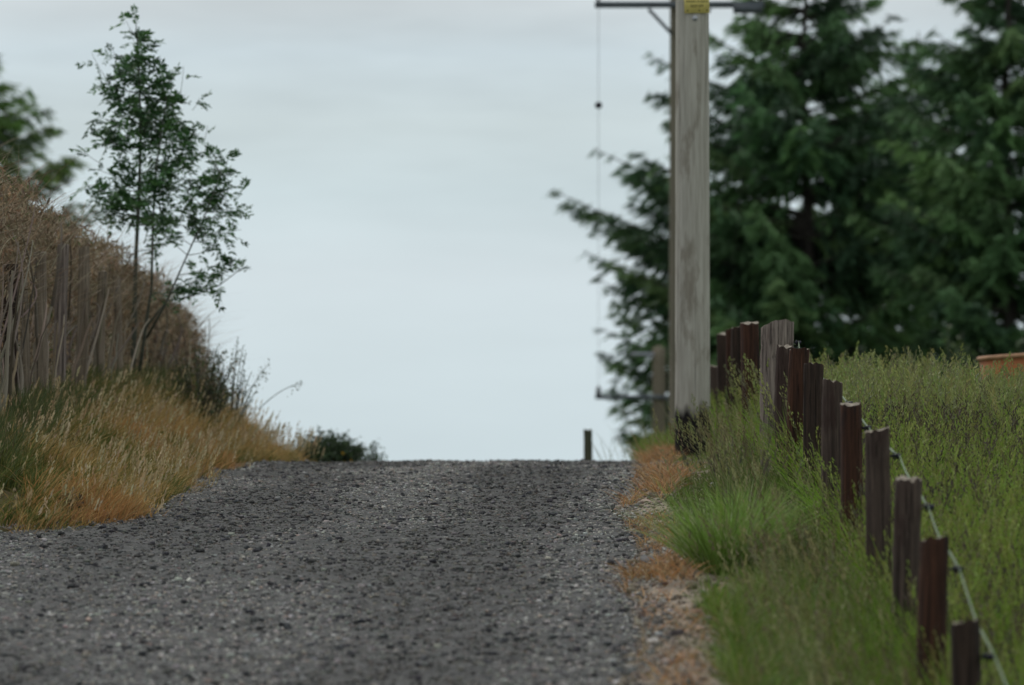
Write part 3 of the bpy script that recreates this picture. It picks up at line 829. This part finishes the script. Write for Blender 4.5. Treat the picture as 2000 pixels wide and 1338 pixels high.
_t = R0(7); tipsA_more = [(float(_t.uniform(1190, 1330)), float(_t.uniform(300, 860)), float(_t.uniform(-1.2, 1.2))) for _ in range(34)]
profA = [(-190, 10), (-60, 120), (0, 180), (110, 270), (230, 330), (370, 400), (480, 400), (600, 370), (720, 350), (900, 300)]
tipsA = [(1080, 372, 0), (1160, 290, .4), (1268, 108, .2), (1285, 180, -.6), (1300, 240, .8), (1140, 492, .3), (1165, 545, -.5), (1170, 640, .2), (1185, 705, -.4), (1195, 610, .8), (1215, 835, .3), (1190, 420, -.8), (1235, 400, .6), (1110, 400, .9), (1230, 780, -.6), (1225, 860, .1), (1260, 330, -1.0), (1215, 335, .9), (1175, 690, 1.0), (1200, 740, .9), (1750, 60, 0), (1790, 140, .5), (1700, 10, .3)]
conifer('spruce_tree', 'broad dark spruce behind the big utility pole, long boughs reaching left over the lane', 1575, 118, -190, profA, 51, nbr=215, tips=tipsA + tipsA_more, dens=.8, lowbias=.95, group='spruces behind the field')
profB = [(-330, 10), (-120, 90), (0, 130), (130, 210), (300, 270), (450, 300), (600, 290), (900, 240)]
conifer('spruce_tree', 'dark spruce cut off by the right edge, bare trunk showing at its foot', 1968, 114, -330, profB, 52, nbr=180, tips=[(1800, 140, 0), (1830, 110, .5), (1880, 60, .2), (1905, 20, 0)], dens=.95, zmin_py=640, group='spruces behind the field')
profC = [(60, 10), (130, 70), (300, 190), (450, 240), (900, 260)]
conifer('spruce_tree', 'shorter spruce filling the gap between the two taller spruces', 1790, 124, 60, profC, 53, nbr=110, dens=.8, zmin_py=700, group='spruces behind the field')

# larch-like tree, far left
profL = [(-60, 5), (60, 60), (130, 95), (220, 165), (310, 225), (420, 300), (520, 280), (800, 240)]
conifer('larch_tree', 'soft feathery conifer at the left edge, rising behind the dead hedge', -75, 112, -70, profL, 54, nbr=105, dens=.85,
        tips=[(92, 215, 0), (80, 300, .4), (150, 312, 0), (155, 300, .3), (70, 200, -.3), (60, 180, .2), (140, 340, .3), (105, 245, .1)],
        pal=[(.11, .19, .05), (.15, .23, .065), (.08, .13, .045)], rise=.3, zmin_py=560, spray=(.16, .016))

# --- shrubs made of leafy sprigs
def shrub(name, label, cat, px, Yt, w_px, top_py, seed, n=60, pal=None, leaf=(.02, .009), per=26, flowers=0, spread=1.0, base_z=None, loose=.0, mat=None, group=None, depth=1.0):
    rng = R0(seed)
    X0 = (px - 1000) / F * Yt; zb = float(ground_z(X0, Yt)) if base_z is None else base_z
    H = (HOR - top_py) / F * Yt - zb; hw = w_px / 2 / F * Yt
    root = bpy.data.objects.new(name, None); COL.objects.link(root); root.location = (X0, Yt, zb); tag(root, label, cat, group)
    sb, fb, yb = Bag(), Bag(), Bag()
    pal = pal or [(.04, .075, .025), (.06, .10, .035), (.03, .055, .022)]
    for k in range(n):
        a = rng.uniform(0, 2 * PI); rr = math.sqrt(rng.uniform(0, 1))
        tip = np.array([math.cos(a) * rr * hw, math.sin(a) * rr * hw * depth, H * (1 - .55 * rr ** 2) * rng.uniform(.55, 1.05 + loose)])
        s0 = np.array([tip[0] * .25, tip[1] * .25, -.03])
        t = np.linspace(0, 1, 5)[:, None]
        mid = np.array([tip[0] * .5, tip[1] * .5, tip[2] * .62])
        path = s0 * (1 - t) ** 2 + 2 * mid * t * (1 - t) + tip * t ** 2
        tube(sb, path, np.linspace(.006, .0025, 5) * max(1, H), 4, cap=False)
        tt = rng.uniform(.3, 1.0, per)
        c_ = s0 * ((1 - tt) ** 2)[:, None] + 2 * mid * (tt * (1 - tt))[:, None] + tip * (tt ** 2)[:, None]
        c_ = c_ + rng.normal(0, leaf[0] * 1.3, (per, 3))
        ax = rvec(rng, per) * .7 + np.array([0, 0, .6]); ax /= np.linalg.norm(ax, axis=1, keepdims=True)
        bb_ = np.cross(ax, rvec(rng, per)); bb_ /= np.linalg.norm(bb_, axis=1, keepdims=True)
        sz = rng.uniform(.6, 1.3, per)[:, None]
        V, Q, C = quads(c_, ax * leaf[0] * sz, bb_ * leaf[1] * sz, mixcols(rng, per, pal)); fb.add(V, Q, None, C)
    link('stems', sb.mesh('stems'), M_BARKG, root)
    link('foliage', fb.mesh('foliage'), mat or M_LEAF, root)
    if flowers:
        a = rng.uniform(0, 2 * PI, flowers); rr = np.sqrt(rng.uniform(0, 1, flowers))
        c_ = np.stack([np.cos(a) * rr * hw * .7 + hw * .35, np.sin(a) * rr * hw * .5 - hw * .5, H * rng.uniform(.05, .45, flowers)], -1)
        ax = rvec(rng, flowers); bb_ = np.cross(ax, rvec(rng, flowers))
        V, Q, C = quads(c_, ax * .02, bb_ * .016, mixcols(rng, flowers, [(.75, .45, .02), (.7, .38, .02)])); yb.add(V, Q, None, C)
        tag(link('blossom', yb.mesh('blossom'), M_LEAF, root), kind='stuff')
    return root

zc = lambda Y: float(road_z(Y)) - .05
shrub('gorse_bush', 'low dark gorse bush with yellow flowers just past the left bank', 'bush', 642, 55, 165, 834, 61, n=140, per=44, flowers=26, base_z=zc(55), pal=[(.035, .065, .022), (.05, .085, .028), (.026, .045, .018)])
shrub('gorse_bush', 'tiny thin gorse bush, rightmost plant on the crest beyond the left bank', 'bush', 732, 58, 66, 872, 62, n=22, per=20, base_z=zc(58), loose=.2)
shrub('broom_bush', 'dark green broom bush at the lower right end of the dead hedge', 'bush', 392, 45.6, 190, 684, 63, n=70, per=44, leaf=(.02, .006), loose=.2, pal=[(.06, .085, .03), (.09, .115, .04), (.12, .10, .05), (.17, .125, .07)])
shrub('broom_bush', 'wispy young broom with thin upright shoots right of the darker broom', 'bush', 448, 47.5, 120, 672, 64, n=26, per=22, leaf=(.014, .005), loose=.1, pal=[(.06, .09, .035), (.085, .11, .05)])
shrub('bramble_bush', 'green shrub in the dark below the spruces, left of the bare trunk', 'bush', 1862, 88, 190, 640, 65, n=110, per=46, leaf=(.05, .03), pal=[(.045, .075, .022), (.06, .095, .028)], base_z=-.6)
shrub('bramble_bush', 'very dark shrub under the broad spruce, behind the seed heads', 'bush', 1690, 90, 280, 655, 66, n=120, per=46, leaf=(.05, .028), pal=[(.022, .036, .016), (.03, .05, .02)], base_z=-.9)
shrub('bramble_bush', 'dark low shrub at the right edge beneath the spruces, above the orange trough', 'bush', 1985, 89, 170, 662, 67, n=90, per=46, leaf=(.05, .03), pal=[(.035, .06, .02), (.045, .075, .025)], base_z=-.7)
shrub('dark_weed', 'dark leafy weed among the dry grass at the left edge of the lane', 'weed', 128, 30.1, 66, 968, 68, n=26, per=30, leaf=(.016, .008), pal=[(.028, .042, .022), (.04, .05, .03), (.06, .035, .025)])

# thin weed stalks on the bank skyline
def weed(label, px0, py0, px1, py1, Yt, seed, nb=5):
    rng = R0(seed)
    A = at(px0, py0, Yt); B_ = at(px1, py1, Yt)
    root = bpy.data.objects.new('weed_stalk', None); COL.objects.link(root); root.location = A; tag(root, label, 'weed', 'thin weeds on the bank skyline')
    D = B_ - A; t = np.linspace(0, 1, 8)[:, None]
    P = D * t + np.array([0, 0, .04]) * (4 * t * (1 - t))
    sb, fb = Bag(), Bag(); tube(sb, P, np.linspace(.004, .002, 8), 5, cap=False)
    for k in range(0):
        q_ = P[-1] * (1 - .09 * k) + np.array([0, 0, 0])
        e = q_ + np.array([rng.normal(0, .035), rng.normal(0, .03), rng.uniform(.01, .06)])
        tube(sb, [q_, (q_ + e) / 2, e], .0018, 4, cap=False)
        m = 7
        ax = rvec(rng, m); bb_ = np.cross(ax, rvec(rng, m))
        V, Q, C = quads(e + rng.normal(0, .009, (m, 3)), ax * .013, bb_ * .007, mixcols(rng, m, [(.09, .12, .05), (.13, .13, .07)])); fb.add(V, Q, None, C)
    m = nb * 8
    c_ = P[-1] + rng.normal(0, 1, (m, 3)) * np.array([.03, .02, .03]) - D / np.linalg.norm(D) * rng.uniform(0, .12, (m, 1))
    ax = rvec(rng, m); bb_ = np.cross(ax, rvec(rng, m)); V, Q, C = quads(c_, ax * .013, bb_ * .006, mixcols(rng, m, [(.09, .12, .05), (.13, .13, .07)])); fb.add(V, Q, None, C)
    link('stem', sb.mesh('stem'), M_BARKG, root); tag(link('seeds', fb.mesh('seeds'), M_LEAF, root), kind='stuff')
weed('weed stalk leaning far right with a small head, lowest on the skyline', 505, 800, 592, 748, 47.5, 71, 3)
weed('branched weed stalk right of the wispy broom, head level with its top', 478, 790, 522, 716, 47, 72, 7)
weed('upright weed stalk in front of the wispy broom, tallest of the thin weeds', 440, 770, 464, 684, 46.5, 73, 7)
weed('short weed stalk leaning right between the two taller skyline weeds', 472, 790, 500, 752, 46, 74, 4)

# ------------------------------------------------------------------ rowan sapling
def rowan():
    rng = R0(81)
    Yt = 45.0
    base = at(258, 757, Yt); base[2] = float(ground_z(base[0], Yt)) - .03
    root = bpy.data.objects.new('rowan_sapling', None); COL.objects.link(root); root.location = base
    tag(root, 'slender young rowan tree with feathery leaves standing on the left bank against the sky', 'tree')
    loc = lambda px, py, dy=0: at(px, py, Yt + dy) - base
    tb, fb = Bag(), Bag()
    main = np.array([loc(258, 760), loc(262, 640), loc(264, 520), loc(270, 400), loc(274, 280), loc(272, 170, .03), loc(268, 95, .05), loc(264, 40, .05)])
    tube(tb, main, [.022, .019, .016, .013, .010, .007, .005, .003], 8)
    second = np.array([loc(270, 745, -.05), loc(284, 640, -.08), loc(296, 560, -.1), loc(298, 440, -.12), loc(304, 330, -.15), loc(318, 230, -.15), loc(325, 195, -.15)])
    tube(tb, second, [.014, .012, .010, .008, .007, .005, .003], 7)
    third = np.array([loc(286, 660, -.1), loc(320, 600, -.2), loc(360, 510, -.25), loc(400, 420, -.3), (loc(430, 340, -.3))])
    tube(tb, third, [.009, .008, .006, .005, .003], 6)
    low = np.array([loc(284, 640, .05), loc(325, 588, .15), loc(375, 578, .2), loc(430, 556, .2), loc(470, 525, .2)])
    tube(tb, low, [.008, .006, .005, .004, .003], 6)
    stems = [main, second, third]
    def interp(P, t):
        x = np.clip(t, 0, 1) * (len(P) - 1); i = min(int(x), len(P) - 2); f = x - i
        return P[i] * (1 - f) + P[i + 1] * f
    allp = np.concatenate([np.array([interp(s, t) for t in np.linspace(.22 if s is main else .3, 1, 40)]) for s in stems])
    def leaf(p, ax, L, col):
        ax = ax / np.linalg.norm(ax)
        side = np.cross(ax, rvec(rng, 1)[0] * .5 + np.array([0, 0, 1.0])); side /= np.linalg.norm(side) + 1e-9
        m = 5
        t = np.linspace(.25, 1, m)
        cp = p + ax * (L * t)[:, None]; cp[:, 2] -= .35 * L * t ** 2
        C_, A_, B2 = [], [], []
        ll = L * .40
        for s in (-1, 1):
            dirn = side * s * .85 + ax * .5 + np.array([0, 0, -.25]) + rng.normal(0, .12, (m, 3))
            dirn /= np.linalg.norm(dirn, axis=1, keepdims=True)
            C_.append(cp + dirn * ll * .5); A_.append(dirn * ll * .55)
            nb = np.cross(dirn, ax + rng.normal(0, .5, (m, 3))); nb = np.cross(nb, dirn); nb /= np.linalg.norm(nb, axis=1, keepdims=True) + 1e-9
            B2.append(nb * ll * .20)
        C_.append(cp[-1:] + ax * ll * .4); A_.append(ax[None] * ll * .5); B2.append(side[None] * ll * .2)
        C_, A_, B2 = map(np.concatenate, (C_, A_, B2))
        V, Q, C = quads(C_, A_, B2, col * rng.uniform(.8, 1.25, (len(C_), 1))); fb.add(V, Q, None, C)
    pal = np.array([(.046, .115, .038), (.062, .15, .046), (.085, .185, .055), (.034, .085, .030)])
    def twig(tip, src, nl, r=.0035):
        mid = (src + tip) / 2 + np.array([0, 0, -.02]); t = np.linspace(0, 1, 5)[:, None]
        P = src * (1 - t) ** 2 + 2 * mid * t * (1 - t) + tip * t ** 2
        tube(tb, P, np.linspace(r, .0015, 5), 4, cap=False)
        d = tip - src; d /= np.linalg.norm(d) + 1e-9
        for k in range(nl):
            tt = rng.uniform(.35, 1.0)
            p = src * (1 - tt) ** 2 + 2 * mid * tt * (1 - tt) + tip * tt ** 2
            ax = d * .5 + rvec(rng, 1)[0] * .9 + np.array([0, 0, .15])
            leaf(p, ax, rng.uniform(.085, .15), pal[rng.integers(4)])
    # crown envelope in photo rows: left and right limits and how full it is
    env = [(60, 248, 290, .5), (110, 225, 300, .7), (170, 185, 345, .95), (230, 185, 375, 1.1), (290, 172, 415, 1.1), (330, 165, 445, 1.15), (380, 160, 470, 1.05), (420, 190, 475, .9), (460, 215, 470, .7), (500, 255, 440, .45), (560, 265, 400, .25)]
    ey = [e[0] for e in env]
    cnt = 0
    while cnt < 165:
        py = rng.uniform(55, 565)
        fl = np.interp(py, ey, [e[3] for e in env])
        l, r_ = np.interp(py, ey, [e[1] for e in env]), np.interp(py, ey, [e[2] for e in env])
        if rng.uniform() > fl / 1.15 * min(1, .25 + .75 * (r_ - l) / 280): continue
        u = rng.uniform(-1, 1); 
        if py > 420 and u < -.1 and rng.uniform() < .6: continue
        px = (l + r_) / 2 + u * (r_ - l) / 2
        wd = (r_ - l) / 2 / F * Yt * math.sqrt(max(0, 1 - u * u))
        tip = loc(px, py, rng.uniform(-1, 1) * wd * .9)
        below = allp[:, 2] < tip[2] - .05
        dd = np.linalg.norm((allp - tip) * np.array([1, 1, .6]), axis=1) + np.where(below, 0, 2)
        src = allp[np.argmin(dd)]
        twig(tip, src, 6 if fl > .75 else 4); cnt += 1
    for t in np.linspace(.35, 1, 12):
        p = interp(low, t); twig(p + np.array([rng.normal(0, .08), rng.normal(0, .06), rng.uniform(.02, .1)]), p, 4, .002)
    # bare leader shoots poking out of the crown
    for (px, py, sx, sy) in ((178, 103, 205, 150), (218, 92, 235, 140), (310, 118, 312, 175), (335, 135, 332, 185), (358, 128, 352, 185), (390, 190, 375, 215), (405, 245, 398, 275), (448, 295, 440, 330), (478, 365, 462, 380), (262, 24, 268, 75), (160, 292, 195, 318), (245, 40, 268, 75)):
        tip = loc(px, py, rng.uniform(-.1, .1)); src = loc(sx, sy, 0); twig(tip, src, 3, .002)
    link('trunk', tb.mesh('trunk', True), M_BARKG, root); link('crown', fb.mesh('crown'), M_LEAF, root)
rowan()

# ------------------------------------------------------------------ dead hedge and stakes on the left
rng = R0(91)
def hedge_x(Y): return tab(Y, [(30, -3.0), (38, -3.02), (44, -2.94), (48, -2.80), (53, -2.66)])
def hedge_top(Y): return tab(Y, [(30, 1.86), (34.5, 1.82), (37.5, 1.82), (41, 1.74), (44, 1.66), (47, 1.60), (50, 1.48), (51.5, 1.25), (53, .75)])
b = Bag()
n = 15000
Y = rng.uniform(31, 52.5, n); dep = np.minimum(rng.gamma(1.3, .28, n), rng.uniform(.3, .85, n)); f0 = rng.uniform(0, 1, n) ** .75
X = hedge_x(Y) - dep + .04 - .12 * (f0 < .5)
zg = ground_z(X, Y); zt = hedge_top(Y) + .19 * (fbm(Y * 2.1, X * 2, 95) - .5) * 2
f = f0
P = np.stack([X, Y, zg + (zt - zg) * f * .92], -1)
L_ = rng.uniform(.10, .42, n)
cc = mixcols(rng, n, [(.235, .19, .125), (.32, .265, .185), (.16, .125, .085), (.42, .36, .27), (.25, .16, .095)], [4, 3, 3, 1, 1.6])
V, Q, T, C, tip, d = blades(P, L_, rng.uniform(.003, .007, n), rng.uniform(0, 2 * PI, n), rng.uniform(.1, 1.1, n), rng.uniform(.1, 1.3, n), cc, rng, seg=4)
b.add(V, Q, T, C)
# withered leaf and needle scraps clinging to it
n = 52000
Y = rng.uniform(31, 52.5, n); X = hedge_x(Y) - np.minimum(rng.gamma(1.3, .26, n), rng.uniform(.3, .85, n)) + .04
zg = ground_z(X, Y); zt = hedge_top(Y) + .19 * (fbm(Y * 2.1, X * 2, 95) - .5) * 2
f = rng.uniform(0, 1, n) ** .6
clump = fbm(Y * 3, (zg + (zt - zg) * f) * 4, 97)
k = (clump > .40) | (f > .75); X, Y, zg, zt, f = X[k], Y[k], zg[k], zt[k], f[k]; n = len(X)
c_ = np.stack([X, Y, zg + (zt - zg) * f], -1)
ax = rvec(rng, n) * .7 + np.array([0, 0, -.5]); ax /= np.linalg.norm(ax, axis=1, keepdims=True)
bb_ = np.cross(ax, rvec(rng, n)); bb_ /= np.linalg.norm(bb_, axis=1, keepdims=True)
sz = rng.uniform(.6, 1.5, n)[:, None]
pal = [(.23, .175, .11), (.29, .23, .15), (.15, .115, .078), (.25, .155, .09), (.08, .105, .035)]
V, Q, C = quads(c_, ax * .026 * sz, bb_ * .006 * sz, mixcols(rng, n, pal, [4, 3, 3, 1.5, .5])); b.add(V, Q, None, C)
# longer bent branches
for k in range(150):
    Yk = rng.uniform(32, 52); x0 = hedge_x(Yk) + rng.uniform(-.25, .10); z0 = float(ground_z(x0, Yk)); zt_ = float(hedge_top(Yk))
    p0 = np.array([x0, Yk, z0 + rng.uniform(0, .5) * (zt_ - z0)]); p2_ = p0 + np.array([rng.normal(.02, .12), rng.normal(0, .35), rng.uniform(.15, .6) * (zt_ - z0)])
    pm_ = (p0 + p2_) / 2 + np.array([rng.normal(.03, .05), rng.normal(0, .12), rng.uniform(0, .2)])
    t = np.linspace(0, 1, 8)[:, None]
    P = p0 * (1 - t) ** 2 + 2 * pm_ * t * (1 - t) + p2_ * t ** 2
    tube(b, P, np.linspace(rng.uniform(.006, .016), .003, 8), 5, mixcols(rng, 1, [(.2, .165, .13), (.28, .24, .19), (.13, .105, .085)])[0], cap=False)
for k in range(60):     # dead upright stems, greyer than the rest
    Yk = 33 + 18 * rng.uniform(0, 1) ** 1.3; x0 = hedge_x(Yk) + rng.uniform(-.10, .10); z0 = float(ground_z(x0, Yk)); zt_ = float(hedge_top(Yk))
    hk = rng.uniform(.25, .68) * (zt_ - z0); ln_ = rng.normal(0, .09, 2)
    t = np.linspace(0, 1, 7)[:, None]
    P = np.array([x0, Yk, z0]) + np.array([ln_[0], ln_[1] * 2, 0]) * t ** 1.4 + np.array([0, 0, hk]) * t + rng.normal(0, .006, (7, 3))
    r0_ = rng.uniform(.005, .017)
    tube(b, P, np.linspace(r0_, r0_ * .4, 7), 6, mixcols(rng, 1, [(.27, .235, .18), (.36, .32, .25), (.18, .15, .115), (.25, .19, .13)])[0], cap=False)
tag(link('dead_hedge', b.mesh('dead_hedge'), M_TWIG), 'withered brown hedge of dead twigs on top of the left bank', 'hedge')

STK = [(12, 35.2, 36, 515, 'dark broad hedge stake at the left edge of the photo'),
       (38, 36.2, 20, 545, 'thin grey hedge stake second from the left edge'),
       (76, 37.2, 27, 492, 'brown hedge stake left of the pale grey one'),
       (106, 38.3, 27, 478, 'pale grey hedge stake in the middle of the row'),
       (146, 39.9, 25, 482, 'tall dark-topped hedge stake right of the pale grey one'),
       (188, 41.6, 20, 530, 'thin weathered hedge stake between the tall dark one and the sapling'),
       (222, 43.3, 18, 540, 'low hedge stake just left of the sapling trunk'),
       (318, 49.0, 15, 600, 'small hedge stake right of the sapling, last in the row')]
for i_, (px, Yk, w, py, lab) in enumerate(STK):
    p = at(px, py, Yk); zb_ = float(ground_z(p[0], Yk)) - .03
    mats = [W_DARK, W_STAKE, W_STAKE, W_STRAIN, W_STAKE, W_STAKE, W_STAKE, W_STAKE]
    o = link('hedge_stake', post_mesh('hedge_stake', w / 2 / F * Yk, p[2] - zb_, 300 + i_, n=12, rough=.1, taper=.1), mats[i_], loc=(max(p[0], -3.15) if False else p[0] + .03, Yk, zb_))
    rg = R0(i_ + 40); o.rotation_euler = (rg.normal(0, .03), rg.normal(0, .035), rg.uniform(0, 6))
    tag(o, lab, 'stake', 'stakes in the dead hedge')

# pale cut ends of the round timber
M_END = plain_mat('cut_end_grain', (.30, .255, .20), .9, var=.5, scale=60)
for me, nq in ENDS:
    me.materials.append(M_END)
    for p in me.polygons:
        if p.index >= nq: p.material_index = 1; p.use_smooth = False
# ------------------------------------------------------------------ stones
def stone(label, px, py_unused, Yk, s, col, seed, flat=.6, bury=.25):
    rg = R0(seed)
    import bmesh
    bm = bmesh.new(); bmesh.ops.create_icosphere(bm, subdivisions=3, radius=1)
    ph = rg.uniform(0, 6, 6)
    pl = [(Vector(rvec(rg, 1)[0]), rg.uniform(.55, .9)) for _ in range(9)]
    for v in bm.verts:
        for nrm, dd in pl:
            e = v.co.dot(nrm) - dd
            if e > 0: v.co -= nrm * e
        v.co *= 1 + .05 * math.sin(v.co.x * 5 + ph[0]) + .04 * math.sin(v.co.y * 7 + ph[1])
        v.co.x *= s; v.co.y *= s * .8; v.co.z *= s * flat
    me = bpy.data.meshes.new('stone'); bm.to_mesh(me); bm.free()
    X0 = (px - 1000) / F * Yk
    zb_ = max(float(ground_z(X0, Yk)), float(road_top(X0, Yk)) if float(x_left(Yk)) < X0 < float(x_right(Yk)) else -9)
    o = link('stone', me, plain_mat('stone_face', col, .85, var=.35, scale=40), loc=(X0, Yk, zb_ + s * flat * (1 - bury) * .6))
    o.rotation_euler = (0, rg.normal(0, .15), rg.uniform(0, 6)); tag(o, label, 'stone', 'stones along the lane edges')
stone('pinkish stone half hidden under the dry grass at the left edge of the lane', 204, 1015, 30.15, .034, (.42, .27, .22), 1, .8)
stone('flat pale stone under the tip of the dry grass, left lane edge', 258, 1020, 30.25, .032, (.45, .36, .29), 2, .3)
stone('pale stone lying on the bare earth patch of the right verge', 1375, 1185, 23.7, .022, (.42, .40, .38), 3, .5)
stone('whitish flat stone at the right lane edge, nearest the bottom', 1275, 1278, 21.5, .028, (.46, .42, .38), 4, .5)
stone('grey stone slab lying on the lane edge below the orange grass', 1268, 1110, 26.1, .05, (.13, .13, .13), 5, .35)
stone('sandy stone beside the orange grass on the right edge, half way up the lane', 1262, 1008, 31.4, .05, (.36, .27, .22), 6, .4)
stone('white stone showing in the grass behind the big green tussock', 1398, 957, 33, .04, (.5, .49, .45), 7, .6, 0)
stone('brown stone at the lane edge left of the big green tussock', 1305, 1065, 27.4, .032, (.30, .23, .18), 8, .6)

# ------------------------------------------------------------------ orange trough in the field
Yk = 47.0
c_ = at(2010, 684, Yk); zb_ = float(ground_z(c_[0], Yk))
root = bpy.data.objects.new('field_trough', None); COL.objects.link(root); root.location = (c_[0] + .32, Yk, zb_)
root.rotation_euler = (0, math.radians(-4), math.radians(6))
tag(root, 'orange rust-coloured trough standing in the meadow at the right edge of the photo', 'trough')
hh = c_[2] - zb_
tb = Bag()
def ring(wx, wy, z, m=28, e=5.0):
    a = np.arange(m) * 2 * PI / m
    k = (np.abs(np.cos(a)) ** e + np.abs(np.sin(a)) ** e) ** (-1 / e)
    return np.stack([np.cos(a) * k * wx, np.sin(a) * k * wy, np.full(m, z)], -1)
def loft(bag, rings, close=True):
    m = len(rings[0]); V = np.concatenate(rings); q = []
    for i_ in range(len(rings) - 1):
        for j in range(m):
            q.append([i_ * m + j, i_ * m + (j + 1) % m, (i_ + 1) * m + (j + 1) % m, (i_ + 1) * m + j])
    V = np.concatenate([V, rings[0].mean(0, keepdims=True), rings[-1].mean(0, keepdims=True)])
    T = [[(j + 1) % m, j, len(V) - 2] for j in range(m)] + [[(len(rings) - 1) * m + j, (len(rings) - 1) * m + (j + 1) % m, len(V) - 1] for j in range(m)]
    bag.add(V, q, T)
loft(tb, [ring(.58, .28, 0), ring(.62, .32, hh * .3), ring(.65, .34, hh * .96), ring(.60, .29, hh * .96), ring(.56, .25, hh * .4)])
link('trough_body', tb.mesh('trough_body', False), M_RUST, root)
rb = Bag(); rr_ = ring(.652, .342, hh * .975); rr_ = np.concatenate([rr_, rr_[:2]]); tube(rb, rr_, .018, 8, cap=False)
link('rim', rb.mesh('rim', True), M_RIM, root)

# ------------------------------------------------------------------ light, sky, camera
EL, AZ = math.radians(52), math.radians(-40)     # soft sun high ahead to the left behind cloud
w = bpy.data.worlds.new('World'); S.world = w; w.use_nodes = True
nt = w.node_tree; nt.nodes.clear(); L = nt.links.new
out = N(nt, 'ShaderNodeOutputWorld'); bg = N(nt, 'ShaderNodeBackground', Strength=.1)
sky = N(nt, 'ShaderNodeTexSky', sky_type='NISHITA'); sky.sun_disc = False; sky.sun_elevation = EL; sky.sun_rotation = AZ
sky.air_density = 1.0; sky.dust_density = 2.0
tc = N(nt, 'ShaderNodeTexCoord'); sx = N(nt, 'ShaderNodeSeparateXYZ'); L(tc.outputs['Generated'], sx.inputs[0])
ramp = N(nt, 'ShaderNodeValToRGB'); cr = ramp.color_ramp
mr = N(nt, 'ShaderNodeMapRange'); mr.inputs['From Min'].default_value = 0; mr.inputs['From Max'].default_value = .2
L(sx.outputs[2], mr.inputs['Value']); L(mr.outputs[0], ramp.inputs[0])
stops = [(0, (.60, .705, .745)), (.10, (.625, .725, .765)), (.17, (.635, .725, .765)), (.24, (.575, .675, .71)), (.30, (.585, .675, .70)), (.36, (.555, .645, .69)), (.41, (.59, .645, .67)), (1, (.62, .66, .69))]
cr.elements[0].position, cr.elements[0].color = stops[0][0], (*stops[0][1], 1)
cr.elements[1].position, cr.elements[1].color = stops[-1][0], (*stops[-1][1], 1)
for p_, c_ in stops[1:-1]:
    e = cr.elements.new(p_); e.color = (*c_, 1)
mp = N(nt, 'ShaderNodeMapping'); mp.inputs['Scale'].default_value = (14, 14, 75); mp.inputs['Rotation'].default_value = (0, .03, 0)
L(tc.outputs['Generated'], mp.inputs['Vector'])
nz = N(nt, 'ShaderNodeTexNoise', Scale=1.0, Detail=4.0, Roughness=.55); L(mp.outputs[0], nz.inputs['Vector'])
m2 = N(nt, 'ShaderNodeMapRange'); m2.inputs['From Min'].default_value = .3; m2.inputs['From Max'].default_value = .7; m2.inputs['To Min'].default_value = -1; m2.inputs['To Max'].default_value = 1
L(nz.outputs['Fac'], m2.inputs['Value'])
# clouds show less towards the horizon
m3 = N(nt, 'ShaderNodeMapRange'); m3.inputs['From Min'].default_value = .03; m3.inputs['From Max'].default_value = .07; m3.inputs['To Min'].default_value = .03; m3.inputs['To Max'].default_value = .125
L(sx.outputs[2], m3.inputs['Value'])
mu = N(nt, 'ShaderNodeMath', operation='MULTIPLY'); L(m2.outputs[0], mu.inputs[0]); L(m3.outputs[0], mu.inputs[1])
ad = N(nt, 'ShaderNodeMath', operation='ADD'); ad.inputs[1].default_value = 1.0; L(mu.outputs[0], ad.inputs[0])
# brighter overhead, as under an even overcast
m4 = N(nt, 'ShaderNodeMapRange'); m4.inputs['From Min'].default_value = .12; m4.inputs['From Max'].default_value = 1; m4.inputs['To Min'].default_value = 1; m4.inputs['To Max'].default_value = 1.25
L(sx.outputs[2], m4.inputs['Value'])
mm = N(nt, 'ShaderNodeMath', operation='MULTIPLY'); L(ad.outputs[0], mm.inputs[0]); L(m4.outputs[0], mm.inputs[1])
m5 = N(nt, 'ShaderNodeMath', operation='MULTIPLY'); m5.inputs[1].default_value = 10.0; L(mm.outputs[0], m5.inputs[0])
m5.inputs[1].default_value = 10.35
vs = N(nt, 'ShaderNodeVectorMath', operation='SCALE'); L(ramp.outputs[0], vs.inputs[0]); L(m5.outputs[0], vs.inputs['Scale'])
mx = N(nt, 'ShaderNodeMix', data_type='RGBA'); mx.inputs[0].default_value = .05
L(vs.outputs[0], mx.inputs[6]); L(sky.outputs[0], mx.inputs[7])
L(mx.outputs[2], bg.inputs[0]); L(bg.outputs[0], out.inputs[0])

sd = bpy.data.lights.new('sun', 'SUN'); sd.energy = 1.25; sd.angle = math.radians(25); sd.color = (1, .96, .9)
so = bpy.data.objects.new('sun', sd); COL.objects.link(so)
dirv = Vector((math.sin(AZ) * math.cos(EL), math.cos(AZ) * math.cos(EL), math.sin(EL)))
so.rotation_euler = dirv.to_track_quat('Z', 'Y').to_euler(); so.location = dirv * 50

cam = bpy.data.cameras.new('camera'); co = bpy.data.objects.new('camera', cam); COL.objects.link(co)
cam.sensor_width = 36; cam.lens = F * 36 / 2000; cam.clip_start = .5; cam.clip_end = 6000
co.location = (0, 0, 0); co.rotation_euler = (PI / 2 + math.atan((HOR - 669) / F), 0, 0)
cam.dof.use_dof = True; cam.dof.focus_distance = 31.5; cam.dof.aperture_fstop = 4.4
S.camera = co
S.view_settings.view_transform = 'Standard'; S.view_settings.look = 'None'; S.view_settings.exposure = 0; S.view_settings.gamma = 1
S.cycles.max_bounces = 6; S.cycles.diffuse_bounces = 3; S.cycles.transmission_bounces = 4; S.cycles.transparent_max_bounces = 4
S.cycles.use_denoising = True
